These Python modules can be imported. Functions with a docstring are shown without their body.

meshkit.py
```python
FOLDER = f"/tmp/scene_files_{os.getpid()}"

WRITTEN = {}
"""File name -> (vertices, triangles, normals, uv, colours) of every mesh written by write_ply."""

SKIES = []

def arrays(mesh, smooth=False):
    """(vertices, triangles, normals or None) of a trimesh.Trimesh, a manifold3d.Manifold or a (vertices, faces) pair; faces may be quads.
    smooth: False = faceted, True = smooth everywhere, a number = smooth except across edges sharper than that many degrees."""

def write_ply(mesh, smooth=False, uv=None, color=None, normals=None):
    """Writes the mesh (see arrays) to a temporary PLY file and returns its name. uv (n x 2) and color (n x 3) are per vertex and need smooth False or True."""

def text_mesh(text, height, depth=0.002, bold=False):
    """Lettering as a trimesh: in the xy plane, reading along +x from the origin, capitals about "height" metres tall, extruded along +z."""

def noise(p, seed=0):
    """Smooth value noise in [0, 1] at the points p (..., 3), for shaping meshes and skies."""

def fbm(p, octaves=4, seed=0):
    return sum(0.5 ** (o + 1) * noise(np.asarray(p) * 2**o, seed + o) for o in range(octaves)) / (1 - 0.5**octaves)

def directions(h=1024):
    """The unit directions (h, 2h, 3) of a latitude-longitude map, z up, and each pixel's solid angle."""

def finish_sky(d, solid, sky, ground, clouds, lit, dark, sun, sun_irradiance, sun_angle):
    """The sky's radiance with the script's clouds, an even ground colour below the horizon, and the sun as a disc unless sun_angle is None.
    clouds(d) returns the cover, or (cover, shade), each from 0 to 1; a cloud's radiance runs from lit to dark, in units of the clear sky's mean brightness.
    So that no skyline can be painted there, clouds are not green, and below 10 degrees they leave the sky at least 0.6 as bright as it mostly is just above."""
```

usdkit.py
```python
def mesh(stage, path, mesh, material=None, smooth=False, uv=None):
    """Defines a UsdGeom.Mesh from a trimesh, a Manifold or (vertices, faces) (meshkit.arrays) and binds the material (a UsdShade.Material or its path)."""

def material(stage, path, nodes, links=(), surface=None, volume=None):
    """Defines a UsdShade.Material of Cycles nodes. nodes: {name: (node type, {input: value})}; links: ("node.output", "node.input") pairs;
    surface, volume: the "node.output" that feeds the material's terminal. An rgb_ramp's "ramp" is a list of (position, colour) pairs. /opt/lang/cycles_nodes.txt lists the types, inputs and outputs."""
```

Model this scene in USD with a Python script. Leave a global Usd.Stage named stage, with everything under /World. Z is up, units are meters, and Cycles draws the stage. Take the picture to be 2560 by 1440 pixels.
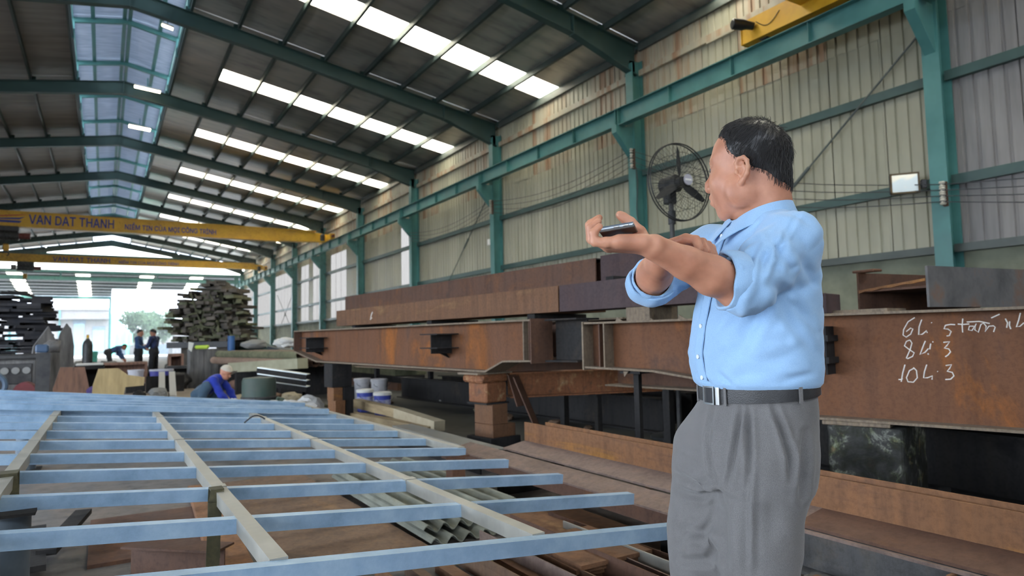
import math, random
import numpy as np
import trimesh, usdkit, meshkit
import manifold3d as m3
from shapely.geometry import Polygon, Point
from pxr import Usd, UsdGeom, UsdLux, UsdShade, Gf, Sdf, Vt

stage = Usd.Stage.CreateInMemory()
UsdGeom.SetStageUpAxis(stage, 'Z')
UsdGeom.SetStageMetersPerUnit(stage, 1.0)
UsdGeom.Xform.Define(stage, '/World')
UsdGeom.Scope.Define(stage, '/World/Looks')

# ------------------------------------------------------------------ camera
YAW, PITCH, ROLL = 0.5506, 0.0736, -0.0197
cam = UsdGeom.Camera.Define(stage, '/World/camera')
fw = np.array([math.sin(YAW) * math.cos(PITCH), math.cos(YAW) * math.cos(PITCH), math.sin(PITCH)])
rt = np.array([math.cos(YAW), -math.sin(YAW), 0.0]); up = np.cross(rt, fw)
r2 = rt * math.cos(ROLL) + up * math.sin(ROLL); u2 = -rt * math.sin(ROLL) + up * math.cos(ROLL)
mat = Gf.Matrix4d(*r2, 0, *u2, 0, *(-fw), 0, 0.0, 0.0, 1.15, 1)
cam.AddTransformOp().Set(mat)
cam.CreateHorizontalApertureAttr(36.0)
cam.CreateVerticalApertureAttr(20.25)
cam.CreateFocalLengthAttr(36.0 * 1661.0 / 2560.0)
cam.CreateClippingRangeAttr((0.05, 1000.0))
cam.CreateFStopAttr(4.5)
cam.CreateFocusDistanceAttr(1.75)
cam.CreateExposureAttr(EXPOSURE := 3.35)

# ------------------------------------------------------------------ sky: bright overcast all round
SKY = usdkit.material(stage, '/World/Looks/overcast_sky', {
    'tc': ('texture_coordinate', {}), 'n': ('noise_texture', {'scale': 2.2, 'detail': 4.0}),
    'r': ('rgb_ramp', {'ramp': [(0.30, (0.68, 0.81, 1.0)), (0.70, (0.84, 0.91, 1.0))]}),
    'b': ('background_shader', {'strength': 1.0})},
    [('tc.generated', 'n.vector'), ('n.fac', 'r.fac'), ('r.color', 'b.color')], surface='b.background')
dome = UsdLux.DomeLight.Define(stage, '/World/sky')
dome.CreateIntensityAttr(1.0)
UsdShade.MaterialBindingAPI.Apply(dome.GetPrim()).Bind(SKY)

# ------------------------------------------------------------------ helpers
PI = math.pi
used = {}
def numbered(parent, name):
    k = (parent, name); n = used.get(k, 0); used[k] = n + 1
    return name if n == 0 else '%s_%03d' % (name, n)
def setdata(prim, **kw):
    for k, v in kw.items():
        if v: prim.SetCustomDataByKey(k, v)
def thing(name, label=None, cat=None, loc=(0, 0, 0), rotz=0.0, group=None, kind=None):
    x = UsdGeom.Xform.Define(stage, '/World/' + numbered('/World', name))
    if any(loc): x.AddTranslateOp().Set(Gf.Vec3d(*[float(v) for v in loc]))
    if rotz: x.AddRotateZOp().Set(float(math.degrees(rotz)))
    setdata(x.GetPrim(), label=label, category=cat, group=group, kind=kind)
    return str(x.GetPath())
def part(parent, name, mesh, mat, smooth=False, label=None, kind=None):
    if isinstance(mesh, list): mesh = cat(*mesh)
    p = parent + '/' + numbered(parent, name)
    m = usdkit.mesh(stage, p, mesh, mat, smooth=smooth)
    setdata(m.GetPrim(), label=label, kind=kind)
    return p
def solo(name, mesh, mat, label=None, cat_=None, group=None, kind=None, smooth=False):
    if isinstance(mesh, list): mesh = cat(*mesh)
    p = '/World/' + numbered('/World', name)
    m = usdkit.mesh(stage, p, mesh, mat, smooth=smooth)
    setdata(m.GetPrim(), label=label, category=cat_, group=group, kind=kind)
    return p
def dup(src, loc, rotz=0.0, label=None, group=None):
    was = stage.GetPrimAtPath(src).GetCustomData()
    r = thing(src.split('/')[-1], label or was.get('label'), was.get('category'), loc, rotz, group or was.get('group'), was.get('kind'))
    pr = stage.GetPrimAtPath(r)
    pr.GetReferences().AddInternalReference(Sdf.Path(src)); pr.SetInstanceable(True)
    return r

def cat(*ms):
    out = []
    for m in ms: out += list(m) if isinstance(m, (list, tuple)) else [m]
    return trimesh.util.concatenate(out)
def tm(v, f): return trimesh.Trimesh(np.asarray(v, float), np.asarray(f, int), process=False)
BOXF = np.array([[0, 3, 2], [0, 2, 1], [4, 5, 6], [4, 6, 7], [0, 1, 5], [0, 5, 4], [1, 2, 6], [1, 6, 5], [2, 3, 7], [2, 7, 6], [3, 0, 4], [3, 4, 7]])
def box(x0, y0, z0, x1, y1, z1):
    return tm([[x0, y0, z0], [x1, y0, z0], [x1, y1, z0], [x0, y1, z0], [x0, y0, z1], [x1, y0, z1], [x1, y1, z1], [x0, y1, z1]], BOXF)
def rbox(c, s, rotz=0.0, tilt=0.0, roll=0.0, bev=0.0):
    h = np.asarray(s, float) / 2
    if bev > 0:
        hull = []
        for sx in (-1, 1):
            for sy in (-1, 1):
                for sz in (-1, 1):
                    for k in range(3):
                        q = h - bev; q[k] = h[k]; hull.append(q * [sx, sy, sz])
        m = trimesh.convex.convex_hull(np.array(hull))
    else:
        m = box(*(-h), *h)
    R = trimesh.transformations.euler_matrix(roll, tilt, rotz, 'sxyz')
    m.apply_transform(R); m.apply_translation(c)
    return m
def bar(p0, p1, w, h, up=(0, 0, 1)):
    """box section w wide, h high from p0 to p1 (axis through the centre)"""
    return prism([(-w / 2, -h / 2), (w / 2, -h / 2), (w / 2, h / 2), (-w / 2, h / 2)], p0, p1, up)
def prism(poly, p0, p1, up=(0, 0, 1)):
    """closed 2-D profile (side, up) swept from p0 to p1"""
    p0 = np.asarray(p0, float); p1 = np.asarray(p1, float)
    a = p1 - p0; a /= np.linalg.norm(a); u = np.asarray(up, float); s = np.cross(a, u); s /= np.linalg.norm(s); u = np.cross(s, a)
    poly = np.asarray(poly, float); n = len(poly)
    P = Polygon(poly)
    if not P.exterior.is_ccw: poly = poly[::-1]
    v2, f2 = trimesh.creation.triangulate_polygon(Polygon(poly), engine='earcut')
    v2 = np.asarray(v2)
    V0 = p0 + poly[:, :1] * s + poly[:, 1:] * u; V1 = p1 + poly[:, :1] * s + poly[:, 1:] * u
    i = np.arange(n); j = (i + 1) % n
    side = np.vstack([np.stack([i, j, j + n], 1), np.stack([i, j + n, i + n], 1)])
    C0 = p0 + v2[:, :1] * s + v2[:, 1:] * u; C1 = p1 + v2[:, :1] * s + v2[:, 1:] * u
    V = np.vstack([V0, V1, C0, C1]); f2 = np.asarray(f2)
    # orientation: (side, up, -axis)... caps and sides flipped together if the volume is negative
    F = np.vstack([side, f2[:, ::-1] + 2 * n, f2 + 2 * n + len(v2)])
    m = tm(V, F)
    if m.volume < 0: m.invert()
    return m
def Iprof(h, b, tf, tw):
    H, B, W = h / 2, b / 2, tw / 2
    return [(-B, -H), (B, -H), (B, -H + tf), (W, -H + tf), (W, H - tf), (B, H - tf), (B, H), (-B, H), (-B, H - tf), (-W, H - tf), (-W, -H + tf), (-B, -H + tf)]
def tube(pts, r, sides=8, closed=False, caps=True):
    p = np.asarray(pts, float); n = len(p)
    r = np.broadcast_to(np.asarray(r, float), (n,))
    t = np.roll(p, -1, 0) - np.roll(p, 1, 0) if closed else np.gradient(p, axis=0)
    t /= np.linalg.norm(t, axis=1, keepdims=True) + 1e-12
    a = np.zeros_like(p); ref = np.array([0, 0, 1.0]) if abs(t[0, 2]) < 0.9 else np.array([1.0, 0, 0])
    v = np.cross(t[0], ref); v /= np.linalg.norm(v); a[0] = v
    for i in range(1, n):
        v = a[i - 1] - t[i] * (a[i - 1] @ t[i]); a[i] = v / (np.linalg.norm(v) + 1e-12)
    b = np.cross(t, a); ang = np.arange(sides) * 2 * PI / sides
    V = p[:, None] + r[:, None, None] * (np.cos(ang)[None, :, None] * a[:, None] + np.sin(ang)[None, :, None] * b[:, None])
    V = V.reshape(-1, 3); F = []
    m = n if closed else n - 1
    for i in range(m):
        i2 = (i + 1) % n
        for j in range(sides):
            j2 = (j + 1) % sides
            q = [i * sides + j, i * sides + j2, i2 * sides + j2, i2 * sides + j]
            F += [[q[0], q[1], q[2]], [q[0], q[2], q[3]]]
    if caps and not closed:
        k = len(V); V = np.vstack([V, p[0], p[-1]])
        for j in range(sides):
            j2 = (j + 1) % sides
            F += [[k, j2, j], [k + 1, (n - 1) * sides + j, (n - 1) * sides + j2]]
    return tm(V, F)
def lathe(prof, sides=24, c=(0, 0, 0)):
    """prof: (r, z) from bottom to top, closed onto the axis where r = 0"""
    prof = np.asarray(prof, float); n = len(prof); ang = np.arange(sides) * 2 * PI / sides
    V = np.stack([prof[:, None, 0] * np.cos(ang), prof[:, None, 0] * np.sin(ang), np.broadcast_to(prof[:, None, 1], (n, sides))], -1).reshape(-1, 3) + np.asarray(c, float)
    F = []
    for i in range(n - 1):
        for j in range(sides):
            j2 = (j + 1) % sides
            F += [[i * sides + j, i * sides + j2, (i + 1) * sides + j2], [i * sides + j, (i + 1) * sides + j2, (i + 1) * sides + j]]
    m = tm(V, F); m.merge_vertices(); m.update_faces(m.nondegenerate_faces())
    return m
def cyl(p0, p1, r, sides=20): return tube([p0, p1], r, sides)
def ringpipe(p0, p1, r, t, sides=20):
    """hollow pipe"""
    a = np.asarray(p0, float); b = np.asarray(p1, float)
    o = tube([a, b], r, sides, caps=False); i = tube([a, b], r - t, sides, caps=False); i.invert()
    k = np.arange(sides); k2 = (k + 1) % sides
    V = np.vstack([o.vertices, i.vertices]); m = 2 * sides
    caps = np.vstack([np.stack([k, m + k, m + k2], 1), np.stack([k, m + k2, k2], 1), np.stack([sides + k, sides + k2, m + sides + k2], 1), np.stack([sides + k, m + sides + k2, m + sides + k], 1)])
    return tm(V, np.vstack([o.faces, i.faces + m, caps]))
def place(m, loc=(0, 0, 0), rotz=0.0, tilt=0.0, roll=0.0):
    m = m.copy(); m.apply_transform(trimesh.transformations.euler_matrix(roll, tilt, rotz, 'sxyz')); m.apply_translation(loc); return m
def plate(poly, t, c=(0, 0, 0), rotz=0.0, tilt=0.0, roll=0.0):
    """flat plate cut to a 2-D outline in the xz plane, t thick along y"""
    m = trimesh.creation.extrude_polygon(Polygon(poly), t, engine='earcut')
    m.apply_transform(np.array([[1, 0, 0, 0], [0, 0, -1, t / 2], [0, 1, 0, 0], [0, 0, 0, 1.0]]))
    return place(m, c, rotz, tilt, roll)
def lump(c, s, seed=0, sub=2, amp=0.35, freq=1.5):
    m = trimesh.creation.icosphere(sub); v = np.array(m.vertices)
    d = 1 + amp * (meshkit.fbm(v * freq + seed * 7.3, 3, seed)[:, None] * 2 - 1)
    m.vertices = v * d * np.asarray(s, float) / 2 + np.asarray(c, float)
    return m

# ------------------------------------------------------------------ materials
def M(name, nodes, links, surface='p.BSDF'):
    return usdkit.material(stage, '/World/Looks/' + name, nodes, links, surface=surface)
def plain(name, col, rough=0.5, metal=0.0, **kw):
    return M(name, {'p': ('principled_bsdf', {'base_color': col, 'roughness': rough, 'metallic': metal, **kw})}, [])
def mottled(name, ramp, scale=3.0, rough=(0.5, 0.7), metal=0.0, detail=6.0, stretch=(1, 1, 1), bump=0.0, bscale=30.0, vary=0.0, distort=0.0, coord='geo', bdist=0.01, spec=0.5):
    """noise-ramped colour in world (geo) or object (obj) space; vary adds a tone per object"""
    n = {'g': ('geometry', {}), 't': ('texture_coordinate', {}), 'm': ('mapping', {'scale': stretch}), 'n': ('noise_texture', {'scale': scale, 'detail': detail, 'roughness': 0.62, 'distortion': distort}),
         'r': ('rgb_ramp', {'ramp': ramp}), 'mr': ('map_range', {'to_min': rough[0], 'to_max': rough[1], 'from_min': 0.3, 'from_max': 0.7}),
         'p': ('principled_bsdf', {'metallic': metal, 'specular_ior_level': spec})}
    L = [('g.position' if coord == 'geo' else 't.object', 'm.vector'), ('m.vector', 'n.vector'), ('n.fac', 'r.fac'), ('n.fac', 'mr.value'), ('mr.result', 'p.roughness')]
    src = 'r.color'
    if vary:
        n['oi'] = ('object_info', {}); n['v'] = ('map_range', {'to_min': 1 - vary, 'to_max': 1 + vary * 0.6})
        n['h'] = ('hsv', {})
        L += [('oi.random', 'v.value'), ('v.result', 'h.value'), (src, 'h.color')]; src = 'h.color'
    L.append((src, 'p.base_color'))
    if bump:
        n['bn'] = ('noise_texture', {'scale': bscale, 'detail': 5.0}); n['b'] = ('bump', {'strength': bump, 'distance': bdist})
        L += [('m.vector', 'bn.vector'), ('bn.fac', 'b.height'), ('b.normal', 'p.normal')]
    return M(name, n, L)

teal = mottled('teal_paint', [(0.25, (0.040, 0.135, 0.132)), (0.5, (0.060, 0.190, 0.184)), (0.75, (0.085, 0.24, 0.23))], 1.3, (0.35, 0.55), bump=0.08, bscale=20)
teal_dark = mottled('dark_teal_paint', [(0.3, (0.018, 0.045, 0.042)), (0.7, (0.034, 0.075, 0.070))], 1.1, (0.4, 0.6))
purlin_m = mottled('purlin_steel', [(0.3, (0.03, 0.04, 0.04)), (0.7, (0.08, 0.12, 0.115))], 1.0, (0.4, 0.6), metal=0.3)
clad = mottled('cladding_sheet', [(0.25, (0.27, 0.26, 0.19)), (0.5, (0.36, 0.35, 0.265)), (0.8, (0.44, 0.42, 0.33))], 0.8, (0.4, 0.6), stretch=(1, 1.5, 0.35), vary=0.09, bump=0.05, bscale=6)
clad_grey = mottled('grey_cladding_sheet', [(0.3, (0.17, 0.16, 0.16)), (0.7, (0.27, 0.255, 0.25))], 2.5, (0.5, 0.7), stretch=(1, 2, 0.2), vary=0.08)
clad_rust = mottled('stained_cladding_sheet', [(0.30, (0.36, 0.34, 0.27)), (0.5, (0.36, 0.32, 0.24)), (0.62, (0.30, 0.19, 0.12)), (0.8, (0.22, 0.11, 0.06))], 1.0, (0.4, 0.6), stretch=(1, 3.2, 0.22), vary=0.08)
block_m = mottled('rendered_blockwork', [(0.3, (0.13, 0.14, 0.10)), (0.7, (0.26, 0.27, 0.20))], 1.5, (0.8, 0.95), bump=0.2)
foil = mottled('roof_foil', [(0.3, (0.28, 0.27, 0.26)), (0.55, (0.42, 0.405, 0.385)), (0.8, (0.55, 0.52, 0.46))], 0.9, (0.3, 0.45), metal=0.6, stretch=(0.7, 2.5, 1), bump=0.12, bscale=2.5, bdist=0.03, vary=0.05)
foil_old = mottled('aged_roof_foil', [(0.3, (0.18, 0.165, 0.155)), (0.55, (0.29, 0.265, 0.25)), (0.8, (0.40, 0.37, 0.35))], 1.2, (0.5, 0.7), metal=0.3, stretch=(0.4, 3.0, 1), bump=0.2, bscale=3, bdist=0.03)
def translucent(name, col, tr=0.5):
    return M(name, {'d': ('translucent_bsdf', {'color': col}), 't': ('transparent_bsdf', {'color': col}), 'x': ('mix_closure', {'fac': tr})},
             [('d.BSDF', 'x.closure1'), ('t.BSDF', 'x.closure2')], surface='x.closure')
skylight_m = translucent('skylight_sheet', (1.0, 0.92, 0.78), 0.62)
gable_m = translucent('clear_gable_sheet', (0.98, 0.94, 0.86), 0.72)
wall_glow = translucent('translucent_wall_sheet', (0.36, 0.34, 0.32), 0.12)
monitor_m = M('monitor_sheet', {'g': ('geometry', {}), 'm': ('mapping', {'scale': (1, 6, 1)}), 'n': ('noise_texture', {'scale': 2.0, 'detail': 4.0}), 'r': ('rgb_ramp', {'ramp': [(0.3, (0.36, 0.40, 0.46)), (0.7, (0.50, 0.54, 0.60))]}),
    'd': ('diffuse_bsdf', {}), 't': ('translucent_bsdf', {}), 'x': ('mix_closure', {'fac': 0.16})}, [('g.position', 'm.vector'), ('m.vector', 'n.vector'), ('n.fac', 'r.fac'), ('r.color', 'd.color'), ('r.color', 't.color'), ('d.BSDF', 'x.closure1'), ('t.BSDF', 'x.closure2')], surface='x.closure')
yellow = mottled('crane_yellow', [(0.25, (0.50, 0.27, 0.015)), (0.5, (0.66, 0.37, 0.02)), (0.8, (0.74, 0.45, 0.03))], 1.5, (0.35, 0.55))
blue_letter = plain('blue_lettering', (0.03, 0.05, 0.28), 0.6)
red_letter = plain('red_lettering', (0.45, 0.05, 0.03), 0.6)
black_m = plain('black_plastic', (0.015, 0.015, 0.017), 0.4)
dark_metal = mottled('dark_steel', [(0.3, (0.025, 0.025, 0.028)), (0.7, (0.07, 0.068, 0.065))], 6, (0.4, 0.6), metal=0.4)
rail_m = mottled('girt_steel', [(0.3, (0.045, 0.055, 0.05)), (0.7, (0.10, 0.12, 0.11))], 1.0, (0.4, 0.6))
white_m = plain('white_plastic', (0.75, 0.75, 0.73), 0.4)
# ================================================================== THE HALL
S = 6.78; Y0 = 5.05; YS = Y0 - 2 * S; YE = 66.1
CY = [Y0 + S * i for i in range(-2, 10)]      # frame positions along the hall
XW = 11.08; XL = -10.3; XR = 0.38; SL = 0.175; ZE = 8.3
def zroof(x): return ZE + SL * (XW - abs(x - XR) - XR)
rng = random.Random(5)

# floor and the yard outside
floor_m = M('workshop_floor', {
    'g': ('geometry', {}), 'm': ('mapping', {'scale': (1, 0.6, 1)}),
    'n1': ('noise_texture', {'scale': 0.9, 'detail': 7.0, 'roughness': 0.6, 'distortion': 0.4}), 'n2': ('noise_texture', {'scale': 7.0, 'detail': 6.0, 'roughness': 0.7}),
    'r1': ('rgb_ramp', {'ramp': [(0.28, (0.050, 0.047, 0.045)), (0.46, (0.135, 0.125, 0.115)), (0.60, (0.17, 0.135, 0.105)), (0.8, (0.20, 0.13, 0.08))]}),
    'r2': ('rgb_ramp', {'ramp': [(0.25, (0.45, 0.45, 0.46)), (0.55, (1, 1, 1)), (0.8, (1.15, 1.1, 1.05))]}),
    'x': ('mix_color', {'blend_type': 'multiply', 'fac': 1.0, 'use_clamp': False}), 'b': ('bump', {'strength': 0.3, 'distance': 0.01}),
    'sx': ('separate_xyz', {}), 'ad': ('math', {'math_type': 'multiply_add', 'value2': 1.6, 'value3': -0.8}), 'ex': ('math', {'math_type': 'add'}), 'dz': ('map_range', {'from_min': 3.1, 'from_max': 3.9, 'to_min': 0.0, 'to_max': 1.0, 'clamp': True}), 'x2': ('mix_color', {'blend_type': 'mix', 'b': (0.022, 0.022, 0.018)}),  # black dirt under the girders, darkened to paint in their shade
    'p': ('principled_bsdf', {'roughness': 0.75})},
    [('g.position', 'm.vector'), ('m.vector', 'n1.vector'), ('g.position', 'n2.vector'), ('n1.fac', 'r1.fac'), ('n2.fac', 'r2.fac'), ('r1.color', 'x.a'), ('r2.color', 'x.b'),
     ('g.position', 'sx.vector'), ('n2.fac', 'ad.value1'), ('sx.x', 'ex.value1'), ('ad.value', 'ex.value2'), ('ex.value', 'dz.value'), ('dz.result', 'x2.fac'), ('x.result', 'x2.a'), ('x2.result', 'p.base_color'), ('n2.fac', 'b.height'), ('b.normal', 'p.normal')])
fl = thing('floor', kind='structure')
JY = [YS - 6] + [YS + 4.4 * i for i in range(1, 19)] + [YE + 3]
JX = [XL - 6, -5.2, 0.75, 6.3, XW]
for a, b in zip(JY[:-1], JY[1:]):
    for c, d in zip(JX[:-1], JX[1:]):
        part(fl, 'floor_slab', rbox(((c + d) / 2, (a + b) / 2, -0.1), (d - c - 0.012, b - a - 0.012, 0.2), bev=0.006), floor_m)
part(fl, 'subgrade', box(XL - 6, YS - 6, -0.3, XW, YE + 3, -0.03), plain('joint_dirt', (0.02, 0.018, 0.016), 0.9))
yard_m = mottled('yard_concrete', [(0.3, (0.34, 0.33, 0.31)), (0.7, (0.46, 0.45, 0.42))], 0.5, (0.8, 0.9))
solo('yard_ground', box(-160, -160, -0.6, 170, 260, -0.31), yard_m, kind='structure')
solo('yard_paving', [box(-40, YE + 3.01, -0.3, 40, 140, 0.0), box(-60, -70, -0.3, 60, YS - 6.01, 0.0), box(-60, YS - 6, -0.3, XL - 6.01, YE + 3, 0)], yard_m, kind='structure')

# right wall: block wall, ribbed sheets, girts
def ribsheet(y0, y1, z0, z1, x=XW, pitch=0.1925, d=0.028, sgn=-1):
    """trapezoid-ribbed sheet in the yz plane; ribs stand proud outwards, seen from inside as grooves"""
    n = max(1, int(round((y1 - y0) / pitch))); p = (y1 - y0) / n; prof = []
    for i in range(n):
        a = y0 + i * p
        prof += [(a, 0), (a + 0.70 * p, 0), (a + 0.76 * p, d), (a + 0.92 * p, d), (a + 0.98 * p, 0)]
    prof.append((y1, 0)); prof = np.array(prof); k = len(prof)
    V = np.vstack([np.stack([x + prof[:, 1] + o, prof[:, 0], np.full(k, z)], 1) for o in (0, 0.004) for z in (z0, z1)])
    i = np.arange(k - 1); F = []
    F += [np.stack([i, i + k, i + 1], 1), np.stack([i + 1, i + k, i + k + 1], 1)]
    F += [np.stack([i + 2 * k, i + 1 + 2 * k, i + 3 * k], 1), np.stack([i + 1 + 2 * k, i + 1 + 3 * k, i + 3 * k], 1)]
    F += [np.stack([i, i + 1, i + 2 * k], 1), np.stack([i + 1, i + 1 + 2 * k, i + 2 * k], 1)]
    F += [np.stack([i + k, i + 3 * k, i + 1 + k], 1), np.stack([i + 1 + k, i + 3 * k, i + 1 + 3 * k], 1)]
    return tm(V, np.vstack(F))
wr = thing('wall_right', kind='structure')
girt_m = mottled('girt_paint', [(0.3, (0.03, 0.06, 0.056)), (0.7, (0.06, 0.115, 0.105))], 1.0, (0.4, 0.6))
SHEET = 0.9686
glow_at = {5: (1,), 6: (3, 4, 5), 7: (1, 2, 4, 5), 8: (0, 1, 2, 3, 4, 5), 9: (0, 1, 2, 4, 5, 6), 10: (0, 1, 2, 3, 4, 5, 6)}
for b in range(len(CY)):
    y0 = CY[b]
    if b == len(CY) - 1: break
    for k in range(7):
        a = y0 + SHEET * k; c = a + SHEET
        low = clad_grey if b < 2 else clad
        if k in glow_at.get(b, ()): low = wall_glow
        up_m = clad_grey if b < 2 else (clad_rust if (k * 5 + b * 3) % 7 < 4 else clad)
        if b >= 8: low = wall_glow
        part(wr, 'cladding_sheet', ribsheet(a - 0.02, c + 0.02, 2.28, 6.1, x=XW + .004 * (k % 2)), low)
        part(wr, 'upper_cladding_sheet', ribsheet(a - 0.02, c + 0.02, 6.05, 8.36, x=XW - 0.006 - .004 * (k % 2)), up_m)
    part(wr, 'block_wall', box(XW - 0.02, y0 + 0.001, 0.0, XW + 0.2, y0 + S - 0.001, 2.3), block_m)
    # C-section girts, one per bay and line
    for z in (3.41, 5.04, 7.50):
        part(wr, 'girt', [box(XW - 0.10, y0 + 0.05, z - 0.075, XW - 0.002, y0 + S - 0.05, z - 0.068), box(XW - 0.10, y0 + 0.05, z + 0.068, XW - 0.002, y0 + S - 0.05, z + 0.075),
                          box(XW - 0.106, y0 + 0.05, z - 0.075, XW - 0.099, y0 + S - 0.05, z + 0.075)], clad_rust if z > 7 else girt_m)
    part(wr, 'base_rail', box(XW - 0.16, y0 + 0.05, 2.30, XW - 0.002, y0 + S - 0.05, 2.42), rail_m)
    part(wr, 'eave_strut', box(XW - 0.10, y0 + 0.05, 8.06, XW - 0.03, y0 + S - 0.05, 8.22), rail_m)
# left wall: high cladding over an open side (out of the photograph, shuts the hall off)
wl = thing('wall_left', kind='structure')
for b in range(len(CY) - 1):
    part(wl, 'cladding_panel', box(XL - 0.02, CY[b], 4.6, XL, CY[b] + S, 8.3), clad_grey)
    if b > 3 or b == 0: part(wl, 'block_wall', box(XL - 0.2, CY[b], 0, XL, CY[b] + S, 4.6), block_m)

# rear wall behind the camera: closed on the right, open to the yard on the left
wb = thing('wall_rear', kind='structure')
for k in range(16): part(wb, 'cladding_panel', box(-4.92 + k, YS - .02, 0, -4.92 + (k + 1), YS, 8.3), clad_grey)
for k in range(5): part(wb, 'upper_panel', box(XL + k * 1.076, YS - .02, 4.6, XL + (k + 1) * 1.076, YS, 8.3), clad_grey)
# roof: foil-lined sheets between purlins, one skylight strip per bay and slope
ce = thing('ceiling', kind='structure')
NP = 9; TH = 1.35                                     # purlin lines per slope, half width of the ridge throat
def xs(side):
    a = np.linspace(TH, (XW - XR), NP)
    return XR + a * side if side > 0 else XR - a
def slope_panel(x0, x1, y0, y1, t=0.012, dz=0.0):
    z0, z1 = zroof(x0) + dz, zroof(x1) + dz
    V = [[x0, y0, z0], [x1, y0, z1], [x1, y1, z1], [x0, y1, z0]]
    V += [[x, y, z + t] for x, y, z in V]
    m = tm(V, BOXF)
    if m.volume < 0: m.invert()
    return m
def ribbed_panel(x0, x1, y0, y1, pitch=0.25, d=0.03):
    """roof sheet with corrugations that run down the slope"""
    n = max(1, int(round((y1 - y0) / pitch))); p = (y1 - y0) / n; prof = []
    for i in range(n): prof += [(y0 + i * p, 0), (y0 + (i + .7) * p, 0), (y0 + (i + .76) * p, d), (y0 + (i + .94) * p, d)]
    prof.append((y1, 0)); prof = np.array(prof); k = len(prof)
    V = np.vstack([np.stack([np.full(k, x), prof[:, 0], zroof(x) + prof[:, 1] + o], 1) for o in (0, 0.006) for x in (x0, x1)])
    i = np.arange(k - 1)
    F = np.vstack([np.stack([i, i + 1, i + k], 1), np.stack([i + 1, i + k + 1, i + k], 1), np.stack([i + 2 * k, i + 3 * k, i + 1 + 2 * k], 1), np.stack([i + 1 + 2 * k, i + 3 * k, i + 1 + 3 * k], 1)])
    return tm(V, F)
for b in range(len(CY) - 1):
    y0 = CY[b]; mid = y0 + S / 2 + 0.45; last = b == len(CY) - 2
    for side in (1, -1):
        X = xs(side); fm = foil if side > 0 else foil_old
        sky0, sky1 = (mid - 0.5, mid + 0.5) if not last else (y0 + 1.6, y0 + 3.9)
        if side < 0 and not last: sky0 = sky1 = mid
        for k in range(NP - 1):
            lit = (k >= 1) or last
            segs = [(y0, y0 + S, False)] if (sky1 - sky0 < 0.1 or not lit) else [(y0, sky0, False), (sky0, sky1, True), (sky1, y0 + S, False)]
            for a, c, sk in segs:
                if sk: part(ce, 'skylight_sheet', ribbed_panel(X[k], X[k + 1], a, c), skylight_m)
                else: part(ce, 'roof_sheet', slope_panel(X[k], X[k + 1], a + .004, c - .004, dz=rng.uniform(-0.004, 0.004)), fm)
        for k in range(NP):                                # Z purlins
            x = X[k] - side * (0.06 if k == NP - 1 else 0); z = zroof(x)
            part(ce, 'purlin', [box(x - 0.004, y0 + .01, z - 0.17, x + 0.004, y0 + S - .01, z - 0.006), box(x - 0.004, y0 + .01, z - 0.17, x + 0.06 * side, y0 + S - .01, z - 0.162) if side > 0 else box(x - 0.06, y0 + .01, z - 0.17, x + 0.004, y0 + S - .01, z - 0.162)],
                 purlin_m)
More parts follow.
